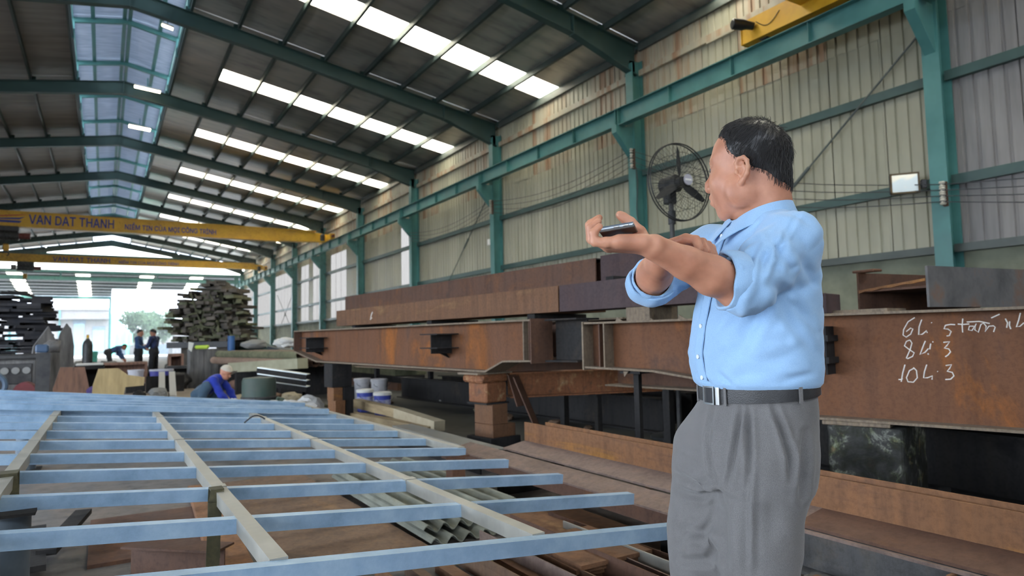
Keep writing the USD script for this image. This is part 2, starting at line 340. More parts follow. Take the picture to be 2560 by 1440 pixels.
# raised ridge monitor, open at the sides
mo = thing('ceiling_monitor', kind='structure')
zc = zroof(XR + TH)
for b in range(len(CY) - 1):
    y0 = CY[b]
    for side in (1, -1):
        xe = XR + side * (TH + 0.30); ze = zc + 0.55; zt = zc + 0.86
        for a, c in ((y0, y0 + S / 2), (y0 + S / 2, y0 + S)):
            V = [[XR, a + .004, zt], [xe, a + .004, ze], [xe, c - .004, ze], [XR, c - .004, zt]]; V += [[x, y, z + .01] for x, y, z in V]
            m = tm(V, BOXF); (m.invert() if m.volume < 0 else None)
            part(mo, 'monitor_sheet', m, monitor_m)
        for f in (0.05, 0.62, 1.0):
            x = XR + side * TH * f * 1.02; z = zt + (ze - zt) * abs(x - XR) / (TH + 0.3)
            part(mo, 'monitor_purlin', box(x - 0.05, y0, z - 0.13, x + 0.05, y0 + S, z - 0.004), teal)
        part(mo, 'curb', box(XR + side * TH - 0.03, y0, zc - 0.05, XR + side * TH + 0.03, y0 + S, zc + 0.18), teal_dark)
    for yy in ((y0, y0 + S / 2) if b else (y0 + S / 2,)):
        for side in (1, -1):
            part(mo, 'monitor_post', box(XR + side * TH - 0.06, yy - 0.06, zc - 0.1, XR + side * TH + 0.06, yy + 0.06, zc + 0.53), teal)
            part(mo, 'monitor_rafter', bar((XR, yy, zc + 0.70), (XR + side * TH, yy, zc + 0.44), 0.10, 0.14), teal)

# portal frames: columns with runway brackets, rafters
XC = 10.70; XRUN = 10.35; ZRUN = 6.5
def column(y, label, side=1):
    t = thing('steel_column', label, 'column', (0, y, 0), group='teal columns along the right wall', kind='structure')
    part(t, 'inner_flange', rbox((XC + .006, 0, 3.85), (0.012, 0.25, 7.7)), teal)
    part(t, 'outer_flange', rbox((XW - .05, 0, 3.9), (0.012, 0.25, 7.8)), teal)
    part(t, 'web', box(XC + .012, -0.005, 0, XW - .056, 0.005, 7.8), teal)
    prof = [(XC, 5.35), (XC, ZRUN - 0.40), (XRUN - 0.17, ZRUN - 0.40), (XRUN - 0.17, 5.92)]
    m = prism([(-p[0] + 10.5, p[1] - 6.0) for p in prof], (10.5, -0.09, 6.0), (10.5, 0.09, 6.0)) if False else plate(prof, 0.16)
    part(t, 'bracket', m, teal)
    part(t, 'base_plate', box(XC - .08, -0.17, 0, XW + 0.0, 0.17, 0.025), teal)
    return t
names = ['nearest teal column, behind the camera', 'teal column just outside the right picture edge', 'teal column with floodlight and insulator rack right of the man', 'teal column with insulator rack left of the fan', 'second teal column left of the fan, behind the long rusty beams',
         'third teal column left of the fan', 'fourth teal column left of the fan', 'teal column under the end of the nearer crane bridge', 'sixth teal column left of the fan, in the hazy depth', 'third last teal column before the gable wall',
         'second last teal column before the gable wall', 'last teal column, in the far corner by the gable']
for i, y in enumerate(CY): column(min(y, YE - 0.2), names[i])
def rafter(y, label):
    t = thing('roof_rafter', label, 'rafter', (0, y, 0), group='teal roof rafters', kind='structure')
    for side in (1, -1):
        xk = XC + .2 if side > 0 else 2 * XR - XC - .2
        n = 4; f = [0, 0.18, 0.62, 1.0]; dep = [0.72, 0.42, 0.36, 0.42]
        P = [(xk + (XR - xk) * q) for q in f]
        top = [zroof(x) - 0.18 for x in P]
        for k in range(3):
            (x0, x1), (t0, t1), (d0, d1) = P[k:k + 2], top[k:k + 2], dep[k:k + 2]
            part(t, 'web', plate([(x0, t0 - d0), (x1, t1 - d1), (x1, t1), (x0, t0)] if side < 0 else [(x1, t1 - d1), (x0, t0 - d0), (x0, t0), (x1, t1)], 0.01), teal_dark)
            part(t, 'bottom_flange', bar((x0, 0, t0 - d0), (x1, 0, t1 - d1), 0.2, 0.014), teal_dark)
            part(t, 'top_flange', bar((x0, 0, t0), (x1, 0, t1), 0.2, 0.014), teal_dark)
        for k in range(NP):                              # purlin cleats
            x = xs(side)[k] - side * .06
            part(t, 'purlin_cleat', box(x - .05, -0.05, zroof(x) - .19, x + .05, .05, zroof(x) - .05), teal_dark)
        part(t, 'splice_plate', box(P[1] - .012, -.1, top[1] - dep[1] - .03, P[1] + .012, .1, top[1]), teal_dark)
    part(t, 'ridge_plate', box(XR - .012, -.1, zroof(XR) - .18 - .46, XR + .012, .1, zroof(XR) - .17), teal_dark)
    return t
for i, y in enumerate(CY):
    if i in (0,): continue
    nth = ['behind', 'overhead, before the one that meets the column right of the man', 'that meets the teal column right of the man', 'that meets the teal column left of the fan', 'one bay beyond the fan column', 'two bays beyond the fan column', 'three bays beyond the fan column',
           'four bays beyond the fan column', 'just beyond the nearer crane bridge', 'in the depth before the farther crane bridge', 'nearest the bright gable', 'against the gable wall'][i]
    rafter(min(y, YE - 0.2), 'dark teal tapered roof rafter ' + nth)

# crane runway beams on the brackets, one per bay
def runway():
    t = thing('crane_runway_beam', 'teal crane runway beam right of the column beside the man', 'beam', (XRUN, CY[1], 0), group='crane runway along the right wall')
    part(t, 'web', box(-0.005, 0.01, ZRUN - 0.385, 0.005, S - 0.01, ZRUN - 0.012), teal)
    part(t, 'top_flange', box(-0.12, 0.005, ZRUN - 0.014, 0.12, S - 0.005, ZRUN), teal)
    part(t, 'bottom_flange', box(-0.10, 0.005, ZRUN - 0.398, 0.10, S - 0.005, ZRUN - 0.384), teal)
    for k in range(5):
        part(t, 'stiffener', box(-0.095, 0.05 + k * (S - 0.1) / 4 - .005, ZRUN - 0.384, 0.095, 0.05 + k * (S - 0.1) / 4 + .005, ZRUN - 0.014), teal)
    part(t, 'crane_rail', box(-0.025, 0.0, ZRUN, 0.025, S, ZRUN + 0.045), dark_metal)
    return t
rw = runway()
rl = ['behind the yellow crane end at the top right', 'across the bay with the fan', 'in the first bay left of the fan', 'in the second bay left of the fan', 'in the third bay left of the fan', 'running up to the nearer crane bridge',
      'just beyond the nearer crane bridge', 'between the two crane bridges', 'beside the farther crane bridge', 'in the last bay by the gable']
rl = ['above the man, carrying the yellow crane end', 'in the bay left of the fan column', 'in the second bay left of the fan', 'in the third bay left of the fan', 'running up to the nearer crane bridge', 'just beyond the nearer crane bridge', 'between the two crane bridges', 'beside the farther crane bridge', 'in the last bay by the gable']
for i in range(2, 11): dup(rw, (XRUN, CY[i], 0), label='teal crane runway beam ' + rl[i - 2])

# far gable wall with clear bands, lean-to beyond
gw_m = mottled('gable_cladding', [(0.3, (0.04, 0.065, 0.07)), (0.7, (0.075, 0.11, 0.115))], 1.2, (0.5, 0.7), stretch=(4, 1, 0.3))
wf = thing('wall_far', kind='structure')
def ribx(poly_lo, poly_hi, y, pitch=0.25, d=0.03):
    """vertical-ribbed sheet in the xz plane between two height functions of x"""
    x0, x1 = poly_lo[0], poly_lo[1]; n = max(2, int((x1 - x0) / pitch)); V = []; X = []
    for i in range(n):
        a = x0 + (x1 - x0) * i / n; p = (x1 - x0) / n
        X += [(a, 0), (a + .6 * p, 0), (a + .68 * p, d), (a + .92 * p, d)]
    X.append((x1, 0)); X = np.array(X); k = len(X)
    lo = np.array([poly_lo[2](x) for x in X[:, 0]]); hi = np.array([poly_hi(x) for x in X[:, 0]])
    V = np.vstack([np.stack([X[:, 0], y + X[:, 1] + o, z], 1) for o in (0, .005) for z in (lo, hi)])
    i = np.arange(k - 1)
    return tm(V, np.vstack([np.stack([i, i + 1, i + k], 1), np.stack([i + 1, i + k + 1, i + k], 1), np.stack([i + 2 * k, i + 3 * k, i + 1 + 2 * k], 1), np.stack([i + 1 + 2 * k, i + 3 * k, i + 1 + 3 * k], 1)]))
roofline = lambda x: zroof(x) - 0.02
tri = lambda x: max(8.78, min(9.78, 9.78 - 0.198 * abs(x - 0.3)))
step = 1.0
x = XL
while x < XW - 0.01:
    x1 = min(x + step, XW)
    part(wf, 'gable_sheet', ribx((x, x1, lambda q: 8.05), lambda q: 8.78 if -4.2 < q < 5.5 else roofline(q), YE), gw_m)
    if x1 > -4.2 and x < 5.5:
        a, c = max(x, -4.2), min(x1, 5.5)
        part(wf, 'clear_gable_sheet', ribx((a, c, lambda q: 8.78), tri, YE), gable_m)
        part(wf, 'gable_sheet', ribx((a, c, tri), roofline, YE), gw_m)
    part(wf, 'clear_band_sheet', ribx((x, x1, lambda q: 7.42), lambda q: 8.05, YE), gable_m)
    x = x1
part(wf, 'gable_beam', box(XL, YE - 0.10, 7.22, XW, YE + 0.02, 7.42), teal)
part(wf, 'gable_rail', box(XL, YE - 0.08, 8.70, XW, YE - 0.02, 8.80), teal)
part(wf, 'door_beam', box(XL, YE + 0.3, 6.62, XW, YE + 0.5, 6.90), teal)
for xx in (-3.2, 3.9): part(wf, 'hanger', box(xx - .05, YE + .3, 6.9, xx + .05, YE + .42, 7.3), teal)
part(wf, 'gable_post', box(10.25, YE + .02, 0, 10.6, YE + .3, 7.4), teal)
lt = thing('ceiling_canopy', kind='structure')
lean_m = mottled('lean_to_sheet', [(0.3, (0.10, 0.105, 0.11)), (0.7, (0.17, 0.175, 0.18))], 2, (0.5, 0.7), stretch=(5, .5, 1))
strips = [(-6.95, -5.9), (-2.2, -1.15), (2.6, 3.7), (6.65, 7.75)]
def lean(x0, x1, L, mat, nm):
    za, zb = 7.36, 7.36 - 0.112 * L
    V = [[x0, YE + .1, za], [x1, YE + .1, za], [x1, YE + L, zb], [x0, YE + L, zb]]; V += [[a, b, c + .012] for a, b, c in V]
    part(lt, nm, tm(V, BOXF), mat)
edges = sorted([XL, 0.55, XW] + [e for s_ in strips for e in s_])
for a, c in zip(edges[:-1], edges[1:]):
    L = 12.0 if c <= 0.6 else 8.0
    lit = any(abs(a - s_[0]) < 1e-6 for s_ in strips)
    lean(a, c, L, skylight_m if lit else lean_m, 'canopy_skylight' if lit else 'canopy_sheet')
for k in range(8):
    y = YE + .6 + k * 1.5; z = 7.36 - 0.112 * (y - YE)
    part(lt, 'canopy_purlin', box(XL, y - .03, z - .13, 0.55 if y > YE + 8 else XW, y + .03, z - .004), purlin_m)
part(lt, 'canopy_beam', box(XL, YE + 11.9, 5.72, 0.55, YE + 12.1, 6.0), teal)
for xx in (-7.6, 0.45): part(lt, 'canopy_post', box(xx - .1, YE + 11.9, 0, xx + .1, YE + 12.1, 5.75), teal)
# ================================================================== STEEL, LYING AND STACKED
def rustmat(name, dark, mid, hot, scale=2.5, stretch=(1, 1, 1), rough=(0.6, 0.85), vary=0.06, metal=0.15, pale=None, coord='geo', spec=0.4, streak=0.5):
    """rust: broad patches, fine pitting and run-down streaks, all part of the scale itself"""
    r = [(0.30, dark), (0.43, mid), (0.56, mid), (0.68, hot)]
    if pale: r.append((0.77, pale))
    n = {'g': ('geometry', {}), 'm': ('mapping', {'scale': stretch}), 'm2': ('mapping', {'scale': (4.5, 4.5, 0.5)}), 'oi': ('object_info', {}),
         'n': ('noise_texture', {'scale': scale, 'detail': 9.0, 'roughness': 0.65, 'distortion': 0.7}), 'n2': ('noise_texture', {'scale': scale * 1.3, 'detail': 5.0, 'roughness': 0.6}), 'n3': ('noise_texture', {'scale': 38.0, 'detail': 5.0, 'roughness': 0.7}),
         'r': ('rgb_ramp', {'ramp': r}), 'r2': ('rgb_ramp', {'ramp': [(0.30, (0.52, 0.50, 0.52)), (0.50, (1, 1, 1)), (0.70, (1.28, 1.18, 1.0))]}), 'r3': ('rgb_ramp', {'ramp': [(0.30, (0.66, 0.64, 0.62)), (0.55, (1.05, 1.05, 1.05))]}),
         'x': ('mix_color', {'blend_type': 'multiply', 'fac': streak, 'use_clamp': False}), 'y': ('mix_color', {'blend_type': 'multiply', 'fac': 0.7, 'use_clamp': False}), 'v': ('map_range', {'to_min': 1 - vary, 'to_max': 1 + vary * 0.6}), 'h': ('hsv', {}),
         'mr': ('map_range', {'to_min': rough[0], 'to_max': rough[1], 'from_min': 0.3, 'from_max': 0.7}), 'b': ('bump', {'strength': 0.3, 'distance': 0.004}), 'p': ('principled_bsdf', {'metallic': metal, 'specular_ior_level': spec})}
    L = [('g.position', 'm.vector'), ('g.position', 'm2.vector'), ('m.vector', 'n.vector'), ('m2.vector', 'n2.vector'), ('g.position', 'n3.vector'), ('n.fac', 'r.fac'), ('n2.fac', 'r2.fac'), ('n3.fac', 'r3.fac'), ('r.color', 'x.a'), ('r2.color', 'x.b'),
         ('x.result', 'y.a'), ('r3.color', 'y.b'), ('oi.random', 'v.value'), ('v.result', 'h.value'), ('y.result', 'h.color'), ('h.color', 'p.base_color'), ('n.fac', 'mr.value'), ('mr.result', 'p.roughness'), ('n3.fac', 'b.height'), ('b.normal', 'p.normal')]
    return M(name, n, L)
rust_a = rustmat('rust_girder', (0.060, 0.028, 0.017), (0.135, 0.056, 0.024), (0.26, 0.092, 0.020), 1.6, (1.2, 1.2, 0.55))
rust_b = rustmat('rust_brown', (0.062, 0.034, 0.025), (0.108, 0.056, 0.036), (0.17, 0.080, 0.040), 1.8, (1, 1, 1.5))
rust_c = rustmat('rust_ochre', (0.10, 0.050, 0.028), (0.16, 0.080, 0.041), (0.24, 0.14, 0.068), 2.2, (1, .4, 1.5), pale=(0.29, 0.21, 0.15))
rust_d = rustmat('rust_plate_purple', (0.035, 0.024, 0.027), (0.062, 0.040, 0.042), (0.09, 0.055, 0.05), 1.5, (1, 1, 1))
mill = rustmat('mill_scale', (0.014, 0.014, 0.015), (0.028, 0.027, 0.027), (0.05, 0.042, 0.036), 2.0, (1, 1, 1), rough=(0.7, 0.85), spec=0.15, metal=0.0)
rust_e = rustmat('rust_flange_edge', (0.10, 0.075, 0.05), (0.20, 0.155, 0.11), (0.27, 0.21, 0.15), 9.0)
rust_pink = rustmat('rust_pinkish_angle', (0.12, 0.082, 0.066), (0.20, 0.142, 0.118), (0.25, 0.185, 0.15), 2.0, (1, .5, 1), pale=(0.30, 0.26, 0.22))
rust_or = rustmat('rust_orange_angle', (0.13, 0.06, 0.03), (0.21, 0.10, 0.045), (0.31, 0.145, 0.035), 2.6, (1, .35, 2.2), pale=(0.38, 0.24, 0.08))
rust_floor = rustmat('rust_flat_bar', (0.09, 0.056, 0.036), (0.17, 0.105, 0.066), (0.25, 0.15, 0.08), 2.5, (1, 0.4, 1), pale=(0.29, 0.22, 0.16), vary=0.3)
rust_yel = rustmat('rust_yellow', (0.17, 0.11, 0.05), (0.28, 0.20, 0.10), (0.38, 0.26, 0.10), 5.0)
galv = M('galvanised', {'g': ('geometry', {}), 'n': ('noise_texture', {'scale': 5.0, 'detail': 7.0, 'roughness': 0.7}), 'v': ('voronoi_texture', {'scale': 60.0}),
    'r': ('rgb_ramp', {'ramp': [(0.3, (0.21, 0.33, 0.46)), (0.5, (0.30, 0.44, 0.60)), (0.72, (0.42, 0.57, 0.70))]}), 'mr': ('map_range', {'to_min': 0.32, 'to_max': 0.55}),
    'p': ('principled_bsdf', {'metallic': 0.45})},
    [('g.position', 'n.vector'), ('g.position', 'v.vector'), ('n.fac', 'r.fac'), ('r.color', 'p.base_color'), ('n.fac', 'mr.value'), ('mr.result', 'p.roughness')])
galv_dull = mottled('galvanised_dull', [(0.3, (0.27, 0.27, 0.24)), (0.7, (0.42, 0.41, 0.36))], 5, (0.4, 0.6), metal=0.5)

# ---- galvanised frame lying tilted on its stands: 13 cross tubes, four long rails
PN = lambda x, y: 0.6 - 0.0895 * x - 0.007 * y
gf = thing('tube_lattice', 'large welded frame of galvanized square tubes lying in the foreground', 'frame')
Tt = 0.05
for k in range(13):
    y = 1.925 + 0.583 * k + (0.0 if k < 6 else 0.01 * (k % 2))
    x0, x1 = -1.75, 2.19
    part(gf, 'cross_tube', bar((x0, y, PN(x0, y) - Tt / 2), (x1, y, PN(x1, y) - Tt / 2), Tt, Tt, up=(0.089, 0, 1)), galv)
for x in (-0.335, 0.425, 1.285, 2.17):
    y0, y1 = 1.95 if x < 2 else 4.26, 8.95
    part(gf, 'long_rail', bar((x, y0, PN(x, y0) - 0.020), (x - .0, y1, PN(x, y1) - 0.020), 0.05, 0.052), galv_dull)
for k in range(2, 12, 3):
    for x in (-0.335, 0.425, 1.285):
        y = 1.925 + .583 * k; part(gf, 'weld_plate', box(x - .028, y - .028, PN(x, y) - .01, x + .028, y + .028, PN(x, y) + .010), galv_dull)
# far end: loose tubes stacked on the frame
for k in range(5):
    y = 7.1 + 0.33 * k
    solo('galvanized_tube', bar((-1.6 + .13 * k, y, PN(-1.6, y) + .033), (2.05 - .1 * (k % 3), y + .02, PN(2.05, y) + .033), .05, .05, up=(0.089, 0, 1)), galv,
         'loose galvanized tube laid across the far end of the frame, ' + ['nearest of five', 'second nearest', 'middle of five', 'second farthest', 'farthest of five'][k], 'tube', 'loose tubes on the far end of the galvanized frame')
olive = mottled('olive_webbing', [(0.3, (0.045, 0.042, 0.022)), (0.7, (0.09, 0.082, 0.042))], 40, (0.8, 0.95))
def strap(pts, w, label, th=0.006, wd=(1, 0, 0)):
    pts = np.asarray(pts, float)
    ms = [bar(a, b, w, th, up=np.cross(np.asarray(wd, float), b - a)) for a, b in zip(pts[:-1], pts[1:])]
    return solo('lifting_strap', ms, olive, label, 'strap')
y = 3.01; x = .425; z = PN(x, y)
strap([(x - .02, y + .05, .26), (x - .02, y + .045, z - .04), (x - .02, y + .03, z + .014), (x - .02, y - .04, z + .014), (x - .03, y - .055, z - .03), (x - .04, y - .06, .20), (x - .06, y - .08, .012)], .05, 'olive webbing strap looped over the second rail of the frame')
y = 3.55; x = -.335; z = PN(x, y)
strap([(x, y + .06, .02), (x, y + .05, z - .05), (x, y + .04, z + .016), (x, y - .05, z + .016), (x + .01, y - .08, z - .06), (x + .01, y - .12, .12), (x + .02, y - .16, .012)], .075, 'wide olive webbing strap hanging from the leftmost rail', wd=(1, .3, 0))
solo('bent_wire', tube([(1.02 + .13 * s, 6.0 - .1 * s, PN(1.05, 6) + .012 + .06 * math.sin(s * 2.4)) for s in np.linspace(0, 1.1, 9)], .007, 6), black_m, 'black bent wire hooked on the far cross tubes of the frame', 'wire')
stand_m = mottled('blue_grey_pipe', [(0.3, (0.05, 0.07, 0.09)), (0.7, (0.12, 0.15, 0.18))], 4, (0.4, 0.6), metal=0.4)
def frame_stand(x, y, r, label):
    t = thing('pipe_stand', label, 'stand', (x, y, 0)); h = PN(x, y) - .05
    part(t, 'pipe', ringpipe((0, 0, .012), (0, 0, h - .01), r, .008, 24), stand_m, smooth=40)
    part(t, 'foot_plate', box(-r * 1.5, -r * 1.5, 0, r * 1.5, r * 1.5, .012), mill)
    part(t, 'head_plate', box(-r * 1.2, -r * 1.2, h - .01, r * 1.2, r * 1.2, h), mill)
frame_stand(-0.30, 3.085, .085, 'blue-grey pipe stand under the left side of the galvanized frame')
frame_stand(-0.6, 7.75, .08, 'blue-grey pipe stand under the far left of the frame')
def block_stand(x, y, label):
    t = thing('steel_trestle', label, 'trestle', (x, y, 0)); h = PN(x, y) - .051
    part(t, 'post', box(-.05, -.05, .012, .05, .05, h - .012), rust_b); part(t, 'foot', box(-.12, -.1, 0, .12, .1, .012), rust_b); part(t, 'top_plate', box(-.09, -.04, h - .012, .09, .04, h), rust_b)
block_stand(2.1, 8.35, 'rusty trestle under the far right corner of the frame'); block_stand(2.12, 4.257, 'rusty trestle under the right edge of the frame')
# ---- things on the floor under and beside the frame
solo('rusty_beam_end', [prism(Iprof(.16, .15, .01, .008), (0.14, 3.9, .085), (0.52, 3.55, .085))], rust_b, 'short rusty beam stub lying under the frame left of the strap', 'beam')
solo('steel_plate', box(-.05, 4.15, .0, .62, 5.2, .02), rust_b, 'brown flat steel plate on the floor under the left bays of the frame', 'plate')
solo('brown_plank', rbox((0.62, 4.7, .025), (.2, 2.2, .05), -.05, bev=.006), rust_or, 'brown board on the floor under the frame, beside the flat plate', 'board')
solo('brown_sheet', rbox((1.15, 4.6, .012), (.7, 2.6, .024), .03), rust_floor, 'wide brown sheet on the floor under the middle of the frame', 'sheet')
for k in range(4):
    solo('scrap_bar', rbox((-.55 + .13 * k, 4.1 + .2 * k, .03 + .02 * k), (.09, .9, .03), .5 - .22 * k), mill, ['lowest dark scrap bar, nearest in the heap under the left edge of the frame', 'second dark scrap bar of the heap under the left edge of the frame', 'third dark scrap bar of the heap under the left edge of the frame', 'topmost dark scrap bar, farthest in the heap under the left edge of the frame'][k], 'bar', 'dark scrap bars under the left edge of the frame')
solo('webbing_coil', [tube([(0.36 + (.13 - .008 * i) * math.cos(i * .55), 3.28 + (.10 - .006 * i) * math.sin(i * .55), .035 + .006 * (i % 5) + .0015 * i) for i in range(0, 30)], .020, 6)], olive, 'heap of coiled olive webbing on the floor under the frame', 'webbing')
solo('rope', tube([(-.2 + .07 * i, 3.25 - .02 * i + .03 * math.sin(i * .9), .012) for i in range(12)], .011, 6), mottled('hemp', [(0.3, (.15, .10, .05)), (.7, (.26, .18, .09))], 30), 'tan rope lying on the floor towards the coiled webbing', 'rope', smooth=True)
solo('wood_offcut', rbox((0.42, 2.62, .02), (.22, .06, .035), .25, bev=.004), rust_yel, 'small tan wood offcut on the floor below the second cross tube', 'offcut')
solo('tarp_bundle', lump((-.12, 2.68, .045), (.28, .16, .10), 3, 3, .25, 2.0), olive, 'small olive bundle on the floor below the second cross tube', 'bundle', smooth=True)
cr = thing('rusty_pipe', 'yellow-rusted thick pipe at the bottom left corner', 'pipe')
part(cr, 'pipe_shell', ringpipe((-1.1, 3.45, .385), (0.0, 2.29, .375), .075, .01, 28), rust_yel, smooth=40)
for q in (.25, .8): part(cr, 'rest', rbox((-1.1 + 1.1 * q, 3.45 - 1.16 * q, .152), (.16, .2, .304), -.8, bev=.005), mill)

# ---- flat bars and plates on the floor at the right
fb = random.Random(11); n = 0
lab = ['long rusty flat bar on the floor, under the right part of the frame', 'long rusty flat bar on the floor']
xx = 1.18
bars = [(1.02, .03, .06, 'orange-rusted', rust_or), (1.16, .05, .05, 'dark', rust_floor), (1.34, .07, .04, 'tan', rust_c), (1.50, .06, .07, 'brown', rust_floor), (1.60, .05, .05, 'ochre', rust_c), (1.69, .06, .08, 'grey-brown', rust_pink),
        (1.80, .07, .06, 'reddish', rust_floor), (1.90, .05, .10, 'dull brown', rust_b), (2.0, .06, .07, 'pale', rust_pink), (2.1, .07, .09, 'greenish brown', galv_dull), (2.22, .06, .07, 'deep brown', rust_b)]
for x, w, h, tone, m in bars:
    a = thing('flat_bar', '%s rusty steel bar lying lengthwise on the floor, %s' % (tone, 'nearest the frame middle' if x < 1.3 else ('under the front tubes of the frame' if x < 1.9 else 'beside the rusty angles')), 'bar')
    sk = fb.uniform(-.05, .03)
    y1 = 3.35 - .45 * fb.random()
    yb_ = .15 if x < 1.95 else 1.9
    part(a, 'bar', bar((x + .12, yb_, h / 2), (x + .12 + sk, y1, h / 2), w, h), m)
    if h > .055: part(a, 'upstand', bar((x + .12 - w / 2 + .004, yb_, h + .02), (x + .12 + sk - w / 2 + .004, y1, h + .02), .008, .04), m)
for k, (x, y, w, l, z) in enumerate([(2.25, 3.25, .5, .62, .09), (2.05, 2.75, .42, .5, .118)]):
    t = thing('plate_stack', ['stack of brown plates on the floor where the long angles begin', 'second stack of brown plates, nearer the front tube'][k], 'plates')
    for i in range(4): part(t, 'plate', rbox((x + .01 * (i % 2), y - .015 * i, z - .085 + .022 * i + .011), (w, l, .02), -.08 + .02 * i), rust_c)
t = thing('yellow_pipe', 'short bright yellow pipe on the floor under the frame', 'pipe')
part(t, 'pipe', ringpipe((1.55, 3.12, .035), (1.83, 3.00, .035), .033, .006, 16), plain('yellow_paint', (.72, .55, .02), .5), smooth=40)
cs = mottled('old_fibre_sheet', [(0.3, (.12, .125, .10)), (.7, (.32, .33, .27))], 8, (.8, .95), stretch=(1, .3, 1))
def wavy(x0, x1, y0, y1, z, amp=.022, per=.105, rot=0):
    n = int((x1 - x0) / per * 8); xs_ = np.linspace(x0, x1, n); zz = z + amp * np.sin((xs_ - x0) * 2 * PI / per)
    V = np.vstack([np.stack([xs_, np.full(n, y), zz + o], 1) for o in (0, .006) for y in (y0, y1)]); i = np.arange(n - 1)
    F = np.vstack([np.stack([i, i + n, i + 1], 1), np.stack([i + 1, i + n, i + n + 1], 1), np.stack([i + 2 * n, i + 1 + 2 * n, i + 3 * n], 1), np.stack([i + 1 + 2 * n, i + 1 + 3 * n, i + 3 * n], 1),
                   np.stack([i, i + 1, i + 2 * n], 1), np.stack([i + 1, i + 1 + 2 * n, i + 2 * n], 1), np.stack([i + n, i + 3 * n, i + 1 + n], 1), np.stack([i + 1 + n, i + 3 * n, i + 1 + 3 * n], 1)])
    return tm(V, F)
for k in range(3): solo('corrugated_sheet', place(wavy(1.55, 2.25, 3.42 + .1 * k, 5.2 + .1 * k, .03 + .047 * k), (0.0, 0, 0)), cs, ['lowest', 'middle', 'topmost'][k] + ' grey-green corrugated sheet of the small stack under the frame', 'sheet')

# ---- long rusty angles on bearers, right of the frame
for k, yb in enumerate((4.3, 2.6, 1.0)):
    solo('timber_bearer', rbox((2.78, yb, .094), (.55, .10, .188), bev=.004), mill, ['far', 'middle', 'near'][k] + ' dark bearer under the long rusty angles', 'bearer')
fa = thing('steel_angle', 'long pinkish rusty angle, front of the row beside the frame', 'angle')
part(fa, 'flat_leg', prism([(-.09, -.016), (-.09, -.026), (.095, .006), (.095, .016)], (2.465, 1.95, .29), (2.465, 4.86, .29)), rust_pink)
part(fa, 'standing_leg', bar((2.385, 1.95, .229), (2.385, 4.86, .229), .012, .075), rust_b)
ba = thing('steel_angle', 'tall orange-rusted angle behind the front angle, nearest of the two nested', 'angle')
part(ba, 'upright_leg', box(2.795, -1.3, .336, 2.807, 4.41, .490), rust_or)
part(ba, 'flat_leg', prism([(-.10, -.018), (-.10, -.006), (.10, .030), (.10, .018)], (2.70, 1.9, .320), (2.70, 4.41, .320)), rust_pink)
part(ba, 'flat_leg', prism([(-.10, -.018), (-.10, -.006), (.10, .030), (.10, .018)], (2.70, -1.3, .320), (2.70, 1.9, .320)), rust_b)
bb = thing('steel_angle', 'tall orange-rusted angle nested right behind the other', 'angle')
part(bb, 'upright_leg', box(2.835, -1.35, .30, 2.847, 4.18, .508), rust_or); part(bb, 'flat_leg', box(2.847, -1.35, .298, 2.98, 4.18, .310), rust_b)
gc = thing('steel_channel', 'grey steel channel on the floor beyond the start of the long angles', 'channel')
part(gc, 'web', box(2.72, 4.95, .19, 2.95, 7.0, .205), galv_dull); part(gc, 'flange', box(2.72, 4.95, .06, 2.735, 7.0, .19), mill); part(gc, 'flange', box(2.935, 4.95, 0.0, 2.95, 7.0, .19), mill); part(gc, 'foot', box(2.72, 5.0, 0, 2.735, 6.9, .06), mill)
# darker channels lower at the right of the man
greysteel = rustmat('grey_channel_steel', (.035, .035, .036), (.075, .074, .073), (.10, .085, .07), 3.0, (1, .4, 1), rough=(.4, .6), pale=(.16, .13, .10))
dk = thing('steel_channel', 'grey steel channel on edge below the orange angle at the right', 'channel')
part(dk, 'web', box(2.594, -1.2, .13, 2.606, 1.93, .30), greysteel); part(dk, 'flange', box(2.53, -1.2, .13, 2.594, 1.93, .142), greysteel); part(dk, 'flange', box(2.575, -1.2, .288, 2.594, 1.93, .30), rust_pink); part(dk, 'stiffener', box(2.54, 1.25, .142, 2.592, 1.262, .286), rust_c)
dk = thing('steel_channel', 'dark grey channel lying in front of the channel on edge at the right', 'channel')
part(dk, 'web', box(2.36, -1.1, .155, 2.51, 1.75, .167), greysteel); part(dk, 'flange', box(2.36, -1.1, .03, 2.372, 1.75, .155), greysteel); part(dk, 'flange', box(2.498, -1.1, .03, 2.51, 1.75, .155), greysteel); part(dk, 'end_patch', box(2.40, 1.60, .167, 2.47, 1.72, .172), rust_c)
dk = thing('steel_channel', 'dark narrow channel flat on the floor nearest the man at the right', 'channel')
part(dk, 'web', box(2.18, -1.1, .088, 2.32, 1.5, .10), mill); part(dk, 'flange', box(2.18, -1.1, 0, 2.192, 1.5, .088), mill); part(dk, 'flange', box(2.308, -1.1, 0, 2.32, 1.5, .088), mill)
